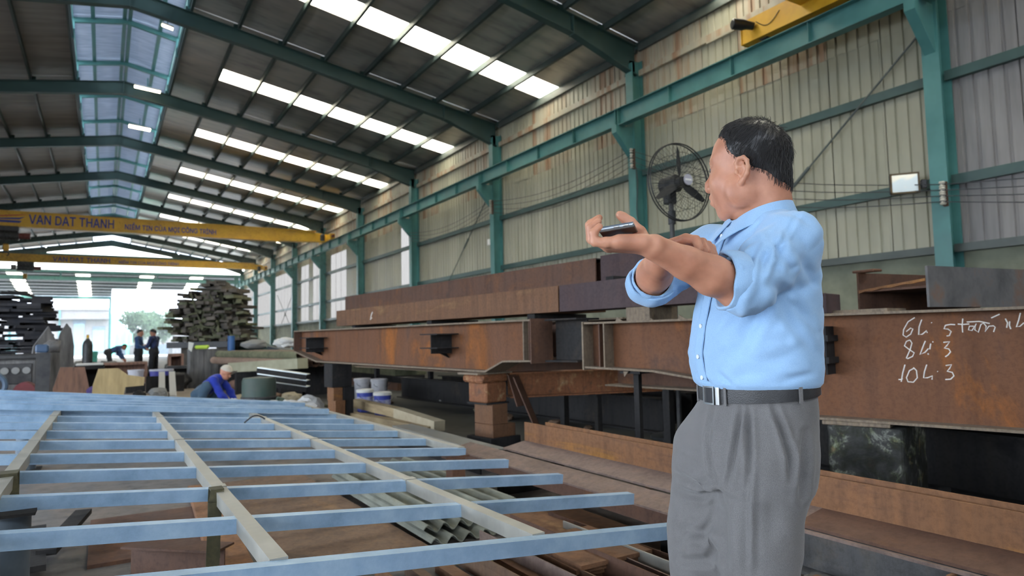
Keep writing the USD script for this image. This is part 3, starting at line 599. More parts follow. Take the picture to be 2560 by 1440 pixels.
# ---- girders
def girder(front, head, top, prof, bf, mat, label, extras=None, tf=.016, nm='plate_girder', fm=None):
    """plate girder with a haunched bottom: front = flange edge at l=0, head = heading, prof = [(l, zbottom)]; flange width bf goes away from the camera"""
    t = thing(nm, label, 'girder', (front[0], front[1], 0), -head)       # local +y along the girder, +x across
    xc = bf / 2
    for (l0, b0), (l1, b1) in zip(prof[:-1], prof[1:]):
        if l1 - l0 > .04:
            P = [(l0, b0), (l1, b1), (l1, top), (l0, top)]
            m = trimesh.creation.extrude_polygon(Polygon(P), .012, engine='earcut'); m.apply_transform(np.array([[0, 0, 1, xc - .006], [1, 0, 0, 0], [0, 1, 0, 0], [0, 0, 0, 1.0]]))
            part(t, 'web', m, mat)
        part(t, 'bottom_flange', bar((xc, l0, b0 + tf / 2), (xc, l1, b1 + tf / 2), bf, tf, up=(0, 0, 1) if abs(l1 - l0) > .02 else (0, 1, 0)), fm or rust_e)
    part(t, 'top_flange', box(0, prof[0][0], top - tf, bf, prof[-1][0], top), fm or rust_e)
    return t, xc
g1, xc = girder((3.385, 5.20), math.radians(-9), 1.312, [(0.0, .915), (.42, .905), (.70, .80), (4.70, .84), (5.50, .985)], .26, rust_a, 'rusty tapered plate girder lowest in the stack, left of the man')
part(g1, 'end_plate', box(-.01, -.016, .90, .27, 0, 1.318), rust_b)
part(g1, 'stiffener', box(.0, .10, .92, .124, .112, 1.296), rust_e); part(g1, 'stiffener', box(.0, .02, .92, .05, .03, 1.296), rust_b)
part(g1, 'end_plate', box(0, 5.5, .985, .26, 5.515, 1.312), rust_b)
for l in (1.40, 4.66):                                              # purlin cleats: pairs of small flat brackets
    for z in (1.19, 1.04): part(g1, 'bracket', box(-.16, l - .09, z, .124, l + .25, z + .012), mill)
    part(g1, 'bracket_plate', box(-.15, l + .04, .985, .124, l + .052, 1.19), mill)
    part(g1, 'gusset', [tm([[.12, l + .2, 1.04], [-.14, l + .08, 1.04], [.12, l + .08, .93], [.12, l + .212, 1.04], [-.14, l + .092, 1.04], [.12, l + .092, .93]], [[0, 1, 2], [5, 4, 3], [0, 3, 4], [0, 4, 1], [1, 4, 5], [1, 5, 2], [2, 5, 3], [2, 3, 0]])], mill)
g1b, _ = girder((3.50, 5.17), math.radians(-9), 1.310, [(-.44, .915), (-.03, .912)], .30, mill, 'dark plate girder end to end with the tapered rusty girder', fm=mill)
g1c, _ = girder((4.02, 5.3), math.radians(-6), 1.312, [(-.6, .92), (5.4, .92)], .26, rust_b, 'rusty plate girder hidden behind the tapered one, carrying the stack')
H2 = math.radians(-14.4)
g2, xc2 = girder((4.2, 2.3), H2, 1.265, [(-3.3, .56), (.62, .56), (1.32, .79), (1.75, .845), (2.44, .865)], .28, rust_a, 'deep haunched plate girder behind the man, with chalk writing')
part(g2, 'end_plate', box(-.01, 2.44, .85, .29, 2.456, 1.27), rust_e)
part(g2, 'stiffener', box(0, 2.22, .87, .134, 2.232, 1.25), rust_e); part(g2, 'stiffener', box(.04, 2.30, .87, .134, 2.312, 1.25), rust_b)
for l in (2.04, 1.74, 1.45): part(g2, 'cleat', tm([[.02, l, 1.265], [.02, l + .07, 1.265], [.02, l + .06, 1.30], [.03, l, 1.265], [.03, l + .07, 1.265], [.03, l + .06, 1.30]], [[0, 1, 2], [5, 4, 3], [0, 3, 4], [0, 4, 1], [1, 4, 5], [1, 5, 2], [2, 5, 3], [2, 3, 0]]), rust_e)
part(g2, 'cleat', tm([[.02, 2.0, .845], [.02, 2.05, .845], [.02, 2.04, .80], [.03, 2.0, .845], [.03, 2.05, .845], [.03, 2.04, .80]], [[0, 2, 1], [5, 3, 4], [0, 4, 3], [0, 1, 4], [1, 5, 4], [1, 2, 5], [2, 3, 5], [2, 0, 3]]), rust_e)
for z in (1.08, .935): part(g2, 'bracket', box(-.06, .375, z, .134, .66, z + .040), mill)
part(g2, 'bracket_plate', box(-.02, .40, .86, .134, .412, 1.18), mill); part(g2, 'bracket_plate', box(.0, .60, .80, .134, .612, 1.2), mill)
# chalk writing on its web: strokes traced as fine tubes on the plate (local y runs away to the left)
chalk = plain('white_chalk', (.72, .68, .62), .9)
def chalkmark(name, strokes):
    for s in strokes: part(g2, name, tube([(xc2 - .0065, y, z) for y, z in s], .0036 if name != 'chalk_rule' else .0012, 5), chalk)
chalkmark('chalk_stroke', [[(-0.089, 1.222), (-0.051, 1.197), (-0.023, 1.147), (-0.018, 1.113), (-0.035, 1.1), (-0.061, 1.118), (-0.075, 1.151), (-0.063, 1.157), (-0.037, 1.135)], [(-0.127, 1.208), (-0.11, 1.162), (-0.105, 1.114), (-0.125, 1.117), (-0.15, 1.139), (-0.152, 1.125)], [(-0.178, 1.189), (-0.181, 1.186)], [(-0.251, 1.169), (-0.279, 1.174), (-0.302, 1.172)], [(-0.251, 1.169), (-0.243, 1.148), (-0.264, 1.146), (-0.279, 1.131), (-0.268, 1.106), (-0.254, 1.104)], [(-0.343, 1.207), (-0.338, 1.167), (-0.338, 1.124)], [(-0.316, 1.175), (-0.343, 1.172), (-0.374, 1.174)], [(-0.396, 1.16), (-0.374, 1.161), (-0.368, 1.139), (-0.385, 1.134), (-0.41, 1.175), (-0.399, 1.139), (-0.416, 1.123), (-0.432, 1.17), (-0.445, 1.177), (-0.457, 1.158), (-0.449, 1.127), (-0.47, 1.158), (-0.492, 1.16), (-0.5, 1.152), (-0.491, 1.124)], [(-0.362, 1.186), (-0.424, 1.188), (-0.475, 1.174)], [(-0.484, 1.206), (-0.526, 1.227)], [(-0.551, 1.2), (-0.56, 1.176), (-0.554, 1.147)], [(-0.571, 1.184), (-0.568, 1.161), (-0.573, 1.139)], [(-0.623, 1.231), (-0.613, 1.19), (-0.6, 1.15), (-0.617, 1.154), (-0.636, 1.174)]])
chalkmark('chalk_stroke', [[(-0.054, 1.082), (-0.034, 1.073), (-0.022, 1.045), (-0.046, 1.023), (-0.074, 1.001), (-0.063, 0.978), (-0.035, 0.964), (-0.028, 0.967), (-0.053, 1.023), (-0.065, 1.062), (-0.054, 1.082)], [(-0.139, 1.075), (-0.12, 1.028), (-0.105, 0.99), (-0.133, 1.004), (-0.153, 1.028)], [(-0.167, 1.058), (-0.16, 1.023)], [(-0.177, 1.069), (-0.182, 1.068)], [(-0.148, 0.998), (-0.151, 0.99)], [(-0.235, 1.065), (-0.268, 1.069), (-0.251, 1.044), (-0.238, 1.031), (-0.261, 1.025), (-0.269, 1.007), (-0.255, 0.988), (-0.24, 0.977)]])
chalkmark('chalk_stroke', [[(-0.018, 0.926), (-0.002, 0.871), (0.009, 0.818)], [(0.023, 0.831), (0.007, 0.832), (-0.0, 0.838)], [(-0.069, 0.906), (-0.041, 0.889), (-0.022, 0.844), (-0.029, 0.819), (-0.059, 0.817), (-0.082, 0.845), (-0.08, 0.89), (-0.064, 0.909)], [(-0.138, 0.928), (-0.124, 0.885), (-0.117, 0.846), (-0.138, 0.847), (-0.165, 0.859), (-0.161, 0.837)], [(-0.193, 0.888), (-0.195, 0.886)], [(-0.239, 0.924), (-0.27, 0.93), (-0.257, 0.904), (-0.244, 0.89), (-0.271, 0.883), (-0.278, 0.862), (-0.26, 0.842), (-0.232, 0.839)]])
# ---- beams stacked on the girders
HB = math.radians(-4.68)
def stacked(front, l0, l1, z0, z1, wid, mat, label, kind='box', fm=None, head=HB):
    t = thing('stacked_beam', label, 'beam', (front[0], front[1], 0), -head)
    if kind == 'box':
        part(t, 'front_web', box(0, l0, z0, .012, l1, z1), mat); part(t, 'back_web', box(wid - .012, l0, z0, wid, l1, z1), mat)
        part(t, 'top_plate', box(.012, l0, z1 - .012, wid - .012, l1, z1), fm or mat); part(t, 'bottom_plate', box(.012, l0, z0, wid - .012, l1, z0 + .012), fm or mat)
    else:
        part(t, 'web', box(wid / 2 - .006, l0, z0 + .012, wid / 2 + .006, l1, z1 - .012), mat)
        part(t, 'top_flange', box(0, l0, z1 - .012, wid, l1, z1), fm or mat); part(t, 'bottom_flange', box(0, l0, z0, wid, l1, z0 + .012), fm or mat)
    return t
for k, l in enumerate((5.0, 2.6, .5)): solo('packing_block', place(box(.05, l - .06, 1.3125, .75, l + .06, 1.378), (3.662, 5.123, 0), -HB), mill, ['far', 'middle', 'near'][k] + ' packing block between the tapered girder and the box beam', 'block')
for k, l in enumerate((-.95, -2.2)): solo('packing_block', place(box(.02, l - .16, 1.2655, .36, l + .10, 1.378), (3.662, 5.123, 0), -HB), rust_e, 'packing plank on the deep haunched girder, ' + ['left of the man', 'behind the man'][k], 'block')
b1 = stacked((3.662, 5.123), 0.01, 5.58, 1.38, 1.627, .62, rust_c, 'brown rusty box beam in the middle tier of the stack left of the man')
part(b1, 'chalk_tick', [tube([(-.004, y_, z_) for y_, z_ in ((4.18, 1.55), (4.22, 1.51), (4.25, 1.44), (4.20, 1.47))], .008, 5)], chalk)
b2 = stacked((3.662, 5.123), -2.30, -0.01, 1.38, 1.627, .30, rust_d, 'dark purple-brown box beam end to end with the brown box beam')
for k, l in enumerate((5.3, 3.0, .4)): solo('packing_block', place(box(.25, l - .05, 1.6275, .55, l + .05, 1.683), (4.0, 5.15, 0), -HB), mill, ['far', 'middle', 'near'][k] + ' packing block under the topmost I-beam', 'block')
solo('packing_block', place(box(-.35, -.60, 1.6275, .30, -.50, 1.683), (4.205, 5.235, 0), -HB), mill, 'packing block under the dark end of the topmost beam', 'block')
c1 = stacked((4.205, 5.235), 0.0, 6.5, 1.685, 1.928, .24, rust_b, 'topmost rusty beam of the stack left of the man', fm=mill)
c2 = stacked((4.225, 5.20), -1.3, -.02, 1.685, 1.945, .24, rust_d, 'dark topmost beam behind the phone hand', fm=mill)
# short H beam lying on its side across the deep girder, end towards the man
ax = math.radians(97)
hb_ = thing('h_beam', 'short grey rusty H-beam on its side across the girder, flame-cut end facing left', 'beam', (4.414, 2.198, 0), -ax)
part(hb_, 'near_flange', box(-.0, 0, 1.287, .016, 1.35, 1.547), mottled('grey_mill_rust', [(.25, (.05, .05, .05)), (.5, (.12, .115, .115)), (.66, (.16, .10, .07)), (.78, (.34, .31, .26))], 5, (.6, .8), metal=.1, bump=.3))
part(hb_, 'far_flange', box(-.49, 0, 1.287, -.474, 1.35, 1.547), rust_b)
part(hb_, 'web', box(-.474, .015, 1.41, 0, 1.35, 1.424), rust_b)
prof = [(-.474, 1.402)] + [(-.474 + .0474 * i, 1.408 + .004 * math.sin(i * 2.1) + .0045 * i) for i in range(1, 10)] + [(0, 1.452), (0, 1.470), (-.474, 1.424)]
part(hb_, 'torn_edge', plate([(x, z) for x, z in prof], .02, (0, .004, 0)), rust_or)
part(hb_, 'lifting_plate', rbox((-.43, .03, 1.556), (.17, .09, .018), bev=.006), rust_b)
solo('bearer_plate', place(box(-.02, .1, 1.2655, .2, .6, 1.2865), (4.25, 2.25, 0), -H2 if False else 0), rust_e, 'thin packing plate under the short H-beam', 'plate')

# ---- supports under the girders
mould = M('mouldy_concrete', {'g': ('geometry', {}), 'n': ('noise_texture', {'scale': 5.0, 'detail': 9.0, 'roughness': 0.7, 'distortion': .5}), 'n2': ('noise_texture', {'scale': 14.0, 'detail': 6.0}),
    'r': ('rgb_ramp', {'ramp': [(0.36, (.014, .014, .013)), (0.52, (.04, .04, .037)), (0.60, (.22, .23, .19)), (0.70, (.50, .51, .45))]}), 'r2': ('rgb_ramp', {'ramp': [(.42, (1, 1, 1)), (.6, (.55, .6, .38)), (.75, (.9, .55, .35))]}),
    'x': ('mix_color', {'blend_type': 'multiply', 'fac': 1.0}), 'b': ('bump', {'strength': .5, 'distance': .02}), 'p': ('principled_bsdf', {'roughness': .9})},
    [('g.position', 'n.vector'), ('g.position', 'n2.vector'), ('n.fac', 'r.fac'), ('n2.fac', 'r2.fac'), ('r.color', 'x.a'), ('r2.color', 'x.b'), ('x.result', 'p.base_color'), ('n.fac', 'b.height'), ('b.normal', 'p.normal')])
def local_g2(m): return place(m, (4.2, 2.3, 0), -H2)
pier = thing('concrete_pier', 'mouldy black and white concrete pier under the chalk-marked girder', 'pier')
bm = rbox((.28, .21, .265), (.56, .44, .53), bev=.012); bm = bm.subdivide().subdivide().subdivide(); v = np.array(bm.vertices); v += (meshkit.fbm(v * 9, 3)[:, None] - .5) * .018 * np.sign(v - [.28, .21, .265]); v[:, 2] = np.clip(v[:, 2], 0, .529); bm.vertices = v
part(pier, 'block', local_g2(bm), mould); part(pier, 'packing_plate', local_g2(rbox((.22, .28, .545), (.42, .40, .026), .1, bev=.004)), rust_e)
for k, (a, b) in enumerate([(-1.9, 'outside the right edge'), (2.0, 'below its left end')]):
    t = thing('girder_support', 'dark steel post under the deep haunched girder ' + b, 'support'); h = .56 if k == 0 else .845
    part(t, 'post', local_g2(box(.13, a - .025, .02, .18, a + .025, h - .02)), mill); part(t, 'foot', local_g2(box(.02, a - .14, 0, .30, a + .14, .02)), mill); part(t, 'head', local_g2(box(.04, a - .1, h - .02, .28, a + .1, h - .001)), mill)
flake = rustmat('flaking_rust', (.10, .05, .03), (.22, .09, .04), (.34, .20, .10), 7, pale=(.52, .47, .38))
st = thing('support_stack', 'stack of rusty steel blocks under the lowest point of the tapered girder', 'support')
def g1p(l, off=0.0): q = np.array([3.385, 5.20]) + l * np.array([math.sin(math.radians(-9)), math.cos(math.radians(-9))]) + off * np.array([math.cos(math.radians(-9)), -math.sin(math.radians(-9))]); return q
q = g1p(.86, .13)
part(st, 'cap_plate', rbox((q[0], q[1], .787), (.46, .34, .018), .16), rust_e)
fl_ = rbox((q[0], q[1], .735), (.34, .34, .085), .16, bev=.02).subdivide().subdivide().subdivide(); v = np.array(fl_.vertices); v += (meshkit.fbm(v * 26, 3)[:, None] - .5) * .03; v[:, 2] = np.minimum(v[:, 2], .777); fl_.vertices = v
part(st, 'flaking_block', fl_, flake); part(st, 'rusted_box', rbox((q[0] + .02, q[1] - .01, .59), (.27, .30, .20), .16, bev=.012), flake)
part(st, 'channel', rbox((q[0] + .03, q[1], .48), (.30, .32, .016), .16), mill); part(st, 'box_section', rbox((q[0] + .05, q[1] - .02, .372), (.20, .3, .20), .16, bev=.004), rust_c)
part(st, 'box_section', rbox((q[0] + .09, q[1] - .03, .205), (.30, .3, .13), .16, bev=.004), rust_c); part(st, 'base_block', rbox((q[0] + .09, q[1], .07), (.4, .4, .14), .16, bev=.006), mill)
st2 = thing('support_stack', 'dark support post on orange box offcuts under the far end of the tapered girder', 'support')
q2 = g1p(4.25, .13)
part(st2, 'post', rbox((q2[0], q2[1], .66), (.30, .26, .33), .16, bev=.004), mill); part(st2, 'box_section', rbox((q2[0] - .05, q2[1] - .02, .40), (.14, .2, .18), .16, bev=.004), rust_or); part(st2, 'spacer', rbox((q2[0] + .11, q2[1] - .02, .40), (.16, .2, .18), .16), mill)
part(st2, 'box_section', rbox((q2[0] - .03, q2[1] - .03, .155), (.15, .24, .31), .16, bev=.004), rust_or); part(st2, 'spacer', rbox((q2[0] + .12, q2[1], .155), (.12, .2, .31), .16), mill)
solo('cross_beam', prism(Iprof(.26, .2, .016, .012), (3.62, 6.02, .65), (6.6, 5.2, .65)), flake, 'dark red rusty beam running under the girders beside the block stack', 'beam')
for k, (a, b) in enumerate([(4.6, 5.75), (6.3, 5.28)]): solo('steel_trestle', [box(a - .03, b - .03, 0.02, a + .03, b + .03, .50), box(a - .15, b - .15, 0, a + .15, b + .15, .02), box(a - .1, b - .1, .50, a + .1, b + .1, .519)], mill, ['near', 'far'][k] + ' trestle in the dark under the girders carrying the red cross beam', 'trestle')
solo('leaning_plate', bar((q[0] + .20, q[1] - .28, .75), (q[0] + .42, q[1] - .48, .02), .13, .012, up=(0.55, -.8, .1)), rust_b, 'brown flat bar leaning against the block stack under the girder', 'bar')
solo('leaning_plate', bar((q[0] + .20, q[1] - .20, .76), (q[0] + .24, q[1] - .30, .45), .12, .012, up=(0.3, -.9, .1)), rust_b, 'short brown flat bar beside the leaning one on the block stack', 'bar')

# ---- timbers, pails and rubbish behind the frame
wood = mottled('pale_timber', [(.3, (.20, .14, .075)), (.55, (.32, .24, .13)), (.8, (.42, .33, .20))], 6, (.7, .85), stretch=(3, .4, 3), bump=.2)
wood2 = mottled('painted_timber', [(.3, (.34, .28, .18)), (.7, (.45, .39, .27))], 6, (.7, .85))
t = thing('timber_beam', 'pale timber beam on the floor, lower of the two by the frame corner', 'timber'); part(t, 'beam', bar((3.03, 9.6, .06), (3.32, 7.25, .06), .15, .12), wood)
t = thing('timber_beam', 'pale timber beam lying across the other, its near end painted lighter', 'timber'); part(t, 'beam', bar((3.28, 9.95, .20), (3.33, 8.35, .185), .14, .12), wood); part(t, 'painted_end', bar((3.33, 8.35, .185), (3.36, 7.15, .13), .142, .122), wood2)
lidw = plain('pail_white', (.66, .66, .62), .5); blue_p = plain('pail_blue', (.045, .065, .33), .4); grey_p = mottled('pail_grey', [(.3, (.33, .33, .35)), (.7, (.48, .48, .50))], 9, (.5, .6))
pail_label = mottled('pail_label', [(.4, (.25, .26, .5)), (.6, (.5, .5, .62))], 14)
def pail(x, y, label, blue=True, h=.36, r=.13):
    t = thing('paint_pail', label, 'pail', (x, y, 0))
    part(t, 'bucket', lathe([(0, 0), (r * .86, 0), (r * .9, .01), (r, h - .03), (r, h - .012), (0, h - .012)], 24), blue_p if blue else grey_p, smooth=40)
    if blue: part(t, 'label_band', lathe([(r * .935, h * .35), (r * .945, h * .35), (r * .985, h * .68), (r * .975, h * .68)], 24), pail_label, smooth=40)
    part(t, 'lid', lathe([(0, h - .02), (r * 1.08, h - .05), (r * 1.08, h - .01), (r * .9, h), (0, h)], 24), lidw if blue else grey_p, smooth=40)
    part(t, 'handle', tube([(r * 1.05 * math.cos(a), r * 1.05 * math.sin(a) * .2 - r, h - .08 - .07 * math.sin(a)) for a in np.linspace(0, PI, 9)], .004, 5), dark_metal)
pail(3.60, 10.45, 'blue paint pail with white lid behind the timbers, left of the pair'); pail(3.62, 9.72, 'blue paint pail with white lid behind the timbers, right of the pair')
pail(4.12, 12.1, 'grey plastic pail in the shade under the girder, left of the pair', False, .44, .15); pail(4.30, 11.7, 'grey plastic pail in the shade under the girder, right of the pair', False, .44, .15)
litter_m = [plain('litter_white', (.55, .55, .53), .7), plain('litter_grey', (.22, .22, .21), .8), mottled('litter_earth', [(.3, (.04, .045, .025)), (.7, (.12, .12, .07))], 12, (.8, .9)), plain('litter_brown', (.13, .08, .05), .8), plain('litter_green', (.03, .07, .055), .6)]
lr = random.Random(3)
def scrap(name, lab, cat_, pts, group, mats, smin=.06, smax=.2, flat=.5):
    for k, (x, y) in enumerate(pts):
        s = lr.uniform(smin, smax)
        solo(name, lump((x, y, s * flat * .42), (s * lr.uniform(.8, 1.4), s, s * flat), lr.randrange(99), 2, .4, 1.8), mats[k % len(mats)], lab, cat_, group)
scrap('rubble_lump', 'dusty rubble lump on the dark floor under the girders', 'rubble', [(lr.uniform(3.9, 8.5), lr.uniform(4.6, 13)) for _ in range(60)], 'rubble under the girders', [litter_m[2], litter_m[1], litter_m[2], litter_m[0], litter_m[3]], .06, .24)
scrap('plastic_rag', 'crumpled white plastic sheet on the floor behind the far corner of the frame', 'plastic', [(2.28, 9.9), (2.42, 9.7), (2.55, 9.95), (2.02, 10.4), (2.15, 10.1), (1.75, 11.0), (1.9, 10.9), (2.75, 9.75)], 'white plastic behind the frame', [litter_m[0]], .22, .42, .9)
scrap('scrap_piece', 'scrap piece in the clutter between the crouching worker and the girder', 'scrap', [(lr.uniform(1.9, 3.1), lr.uniform(10.2, 13.5)) for _ in range(34)], 'scrap beside the crouching worker', [litter_m[3], litter_m[1], litter_m[4], litter_m[2], wood2], .12, .36, .7)
scrap('floor_debris', 'small debris on the dirty floor behind the angles at the right', 'debris', [(lr.uniform(3.0, 4.0), lr.uniform(.6, 3.8)) for _ in range(40)], 'debris behind the angles', [litter_m[2], mill, litter_m[2], litter_m[3]], .03, .10)
scrap('wood_chunk', 'brown broken wood chunk lying behind the angles at the right', 'wood', [(3.25, 1.85)], None, [rust_b], .2, .22, .9); scrap('wood_chip', 'pale chip lying on the brown chunk behind the angles', 'wood', [(3.33, 2.05)], None, [wood2], .07, .08)
solo('timber_plank', rbox((3.75, 1.95, .09), (.06, 1.5, .16), -1.25, bev=.004), mill, 'dark plank lying on the floor in front of the concrete pier', 'plank')
# added unseen rows of girders and plates, put in to shade the floor under the stack
for k, (x, y, l0, l1, h, m) in enumerate([(4.75, 3.6, -5.2, 1.9, -8, rust_b), (5.4, 3.8, -5.4, 1.4, -6, mill), (6.1, 3.6, -5.2, 1.5, -5, rust_b), (7.0, 3.8, -5.5, 1.2, -4, mill),
                                      (4.9, 6.4, -.2, 6.5, -6, rust_b), (5.6, 6.3, -.4, 6.0, -5, mill), (6.5, 6.6, -.8, 6.0, -4, rust_b), (7.5, 6.6, -.9, 6.4, -3, mill)]):
    gk, _ = girder((x, y), math.radians(h), 1.262, [(l0, .62), (l1, .62)], .30 if k % 2 else .42, m, 'plain plate girder, %s row behind %s' % (['first', 'second', 'third', 'fourth'][k % 4], 'the chalk-marked girder' if k < 4 else 'the tapered girder'))
    for l in (l0 + .7, l1 - .7): part(gk, 'floor_rest', box(.10, l - .04, 0, .18, l + .04, .62), mill)
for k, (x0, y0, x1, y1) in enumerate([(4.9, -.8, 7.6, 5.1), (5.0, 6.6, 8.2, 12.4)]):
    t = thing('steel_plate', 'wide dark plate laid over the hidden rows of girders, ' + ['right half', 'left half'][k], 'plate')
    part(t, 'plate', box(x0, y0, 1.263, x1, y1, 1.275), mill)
solo('rusty_block', place(rbox((.16, .52, 1.335), (.28, .24, .135), bev=.004), (4.2, 2.3, 0), -H2), rust_d, 'dark brown block on the girder just left of the H-beam', 'block')
for k in range(5):  # added beams, a dark backdrop that deepens the shade under the stack
    x = 4.95 + .75 * k
    solo('floor_beam', prism(Iprof(.44, .22, .016, .012), (x, -1.2 + .3 * k, .22), (x + .35, 4.3 - .2 * k, .22)), mill, 'dark I-beam on the floor under the chalk-marked girder, %s row from the front' % ['first', 'second', 'third', 'fourth', 'last'][k], 'beam')
for k in range(4):  # the same added backdrop below the tapered girder
    x = 5.6 + .8 * k
    solo('floor_beam', prism(Iprof(.40, .22, .016, .012), (x, 5.8 + .3 * k, .20), (x - .5, 12.6 - .2 * k, .20)), mill, 'dark I-beam on the floor under the tapered girder, %s row from the front' % ['first', 'second', 'third', 'last'][k], 'beam')
# ================================================================== CRANES, FAN, LAMPS, WIRES
def letters(txt, h, c, yaw_flip, mat, parent, nm, bold=True, italic=False):
    m = meshkit.text_mesh(txt, h, depth=.006, bold=bold)
    if italic: v = np.array(m.vertices); v[:, 0] += v[:, 1] * .2; m.vertices = v
    # reads along +x seen from -y
    m.apply_transform(np.array([[1, 0, 0, c[0]], [0, 0, -1, c[1]], [0, 1, 0, c[2]], [0, 0, 0, 1.0]]))
    part(parent, nm, m, mat, kind='stuff')
def fit_letters(txt, x0, x1, h, y, z, mat, parent, nm, **k):
    m = meshkit.text_mesh(txt, h, depth=.006, bold=True); b = m.bounds
    v = np.array(m.vertices); v[:, 0] = (v[:, 0] - b[0, 0]) / (b[1, 0] - b[0, 0]) * (x1 - x0)
    m.vertices = v
    m.apply_transform(np.array([[1, 0, 0, x0], [0, 0, -1, y], [0, 1, 0, z], [0, 0, 0, 1.0]]))
    part(parent, nm, m, mat, kind='stuff')
def bridge(y, label, x0, x1, ztop, zbot, zend, text=True):
    t = thing('crane_bridge', label, 'crane bridge', (0, y, 0))
    P = [(x0, zend), (x0 + 1.6, zbot), (x1 - 2.6, zbot + .02), (x1, zend), (x1, ztop - .18), (x1 - 1.2, ztop - .02), (x0 + 1.2, ztop), (x0, ztop - .18)]
    part(t, 'box_girder', plate(P, .42), yellow)
    part(t, 'top_flange', bar((x0 + .6, 0, ztop + .004), (x1 - .6, 0, ztop - .016), .52, .02), yellow); part(t, 'bottom_flange', bar((x0 + 1.6, 0, zbot - .008), (x1 - 2.6, 0, zbot + .012), .50, .02), yellow)
    for x in (x0 - .02, x1):
        part(t, 'end_truck', rbox((x + .02, 0, 6.72), (.26, 2.3, .34), bev=.02), yellow)
        for s in (-.85, .85): part(t, 'wheel', cyl((x - .06, s, 6.61), (x + .10, s, 6.61), .13, 16), dark_metal)
        for s in (-1.2, 1.2): part(t, 'buffer', cyl((x + .02, s - .08, 6.74), (x + .02, s + .08, 6.74), .07, 12), mottled_red)
    part(t, 'drive_motor', lathe([(0, 0), (.12, 0), (.12, .3), (.09, .36), (0, .36)], 16, (x1 - .35, -.5, 6.55)), black_m)
    return t
mottled_red = mottled('buffer_red', [(.3, (.10, .02, .015)), (.7, (.20, .04, .03))], 6, (.5, .7))
br1 = bridge(36.3, 'nearer yellow crane bridge with blue lettering', -10.05, 10.33, 7.12, 6.44, 6.55)
fit_letters('VAN DAT THANH', -2.97, .28, .40, -.216, 6.60, blue_letter, br1, 'lettering')
fit_letters('NIỀM TIN CỦA MỌI CÔNG TRÌNH', .72, 4.70, .23, -.216, 6.60, blue_letter, br1, 'small_lettering')
part(br1, 'emblem', [plate([(-4.25, 6.60), (-3.30, 6.60), (-3.22, 6.70), (-4.17, 6.70)], .006, (0, -.214, 0)), plate([(-4.1, 6.78), (-3.3, 6.84), (-3.1, 6.90), (-3.3, 6.76), (-4.1, 6.73)], .006, (0, -.214, 0))], blue_letter, kind='stuff')
part(br1, 'emblem_swoosh', plate([(-4.2, 6.87), (-3.4, 6.97), (-3.0, 6.99), (-3.4, 6.92), (-4.2, 6.83)], .006, (0, -.2145, 0)), red_letter)
br2 = bridge(53.7, 'farther yellow crane bridge in front of the bright gable', -10.05, 10.33, 7.20, 6.70, 6.70)
fit_letters('VAN DAT THANH', -3.04, .23, .30, -.216, 6.80, blue_letter, br2, 'lettering'); fit_letters('NIỀM TIN CỦA MỌI CÔNG TRÌNH', .75, 4.5, .19, -.216, 6.80, blue_letter, br2, 'small_lettering')
def hoist(x, y, ztop, label):
    t = thing('chain_hoist', label, 'hoist', (x, y, 0))
    part(t, 'trolley', rbox((0, -.05, ztop - .13), (.9, .75, .22), bev=.02), dark_metal); part(t, 'drum', cyl((-.45, -.2, ztop - .42), (.45, -.2, ztop - .42), .20, 20), dark_metal)
    part(t, 'motor', cyl((.45, -.2, ztop - .42), (.85, -.2, ztop - .42), .13, 16), mottled_red); part(t, 'panel', rbox((-.62, -.25, ztop - .40), (.28, .3, .34), bev=.01), mottled('hoist_grey', [(.3, (.2, .2, .2)), (.7, (.3, .3, .3))], 4))
    part(t, 'hook_block', rbox((0, -.2, ztop - .95), (.22, .16, .3), bev=.03), yellow)
    part(t, 'rope', [cyl((s, -.2, ztop - .85), (s, -.2, ztop - .6), .012, 6) for s in (-.07, .07)], black_m)
    part(t, 'hook', tube([(.10 * math.sin(a), -.2, ztop - 1.22 - .10 * math.cos(a)) for a in np.linspace(.3, 4.6, 12)], .022, 8), dark_metal)
hoist(-3.75, 36.3, 6.44, 'dark hoist hanging under the nearer crane bridge at the left edge'); hoist(-4.5, 53.7, 6.70, 'dark hoist hanging under the farther crane bridge')
# crane bridge nearest the camera: end truck on the runway, girder passing overhead
nb = thing('crane_bridge', 'yellow crane end on the runway at the top right, bridge out of view', 'crane bridge')
part(nb, 'end_truck', box(10.20, 4.7, 6.585, 10.48, 8.09, 7.02), yellow); part(nb, 'end_cap', box(10.18, 8.09, 6.57, 10.50, 8.105, 7.04), yellow)
for y in (5.1, 7.7): part(nb, 'wheel', cyl((10.28, y, 6.675), (10.42, y, 6.675), .13, 18), dark_metal)
part(nb, 'box_girder', box(-10.1, 6.05, 6.95, 10.30, 6.75, 7.72), yellow); part(nb, 'girder_foot', box(9.2, 5.95, 6.80, 10.2, 6.85, 6.95), yellow)
part(nb, 'drive_motor', tube([(10.16, 7.80, 6.82), (10.05, 7.86, 6.84), (9.98, 7.90, 6.845), (9.82, 7.98, 6.86), (9.80, 7.99, 6.86)], [.07, .08, .10, .10, .07], 18), black_m, smooth=50)
part(nb, 'motor_cable', tube([(10.19, 7.76 - .5 * s, 6.90 - .16 * math.sin(PI * s)) for s in np.linspace(0, 1, 9)], .007, 5), black_m)
fest = thing('festoon_rail', 'pale festoon rail with white cable loops above the yellow crane end', 'rail')
part(fest, 'rail', box(10.47, 5.0, 7.10, 10.52, 9.2, 7.14), clad_rust)
for k in range(9): part(fest, 'cable_loop', tube([(10.46, 7.95 - .14 * k - .05 * math.cos(a), 7.07 - .06 * math.sin(a)) for a in np.linspace(0, PI, 7)], .022, 6), white_m)

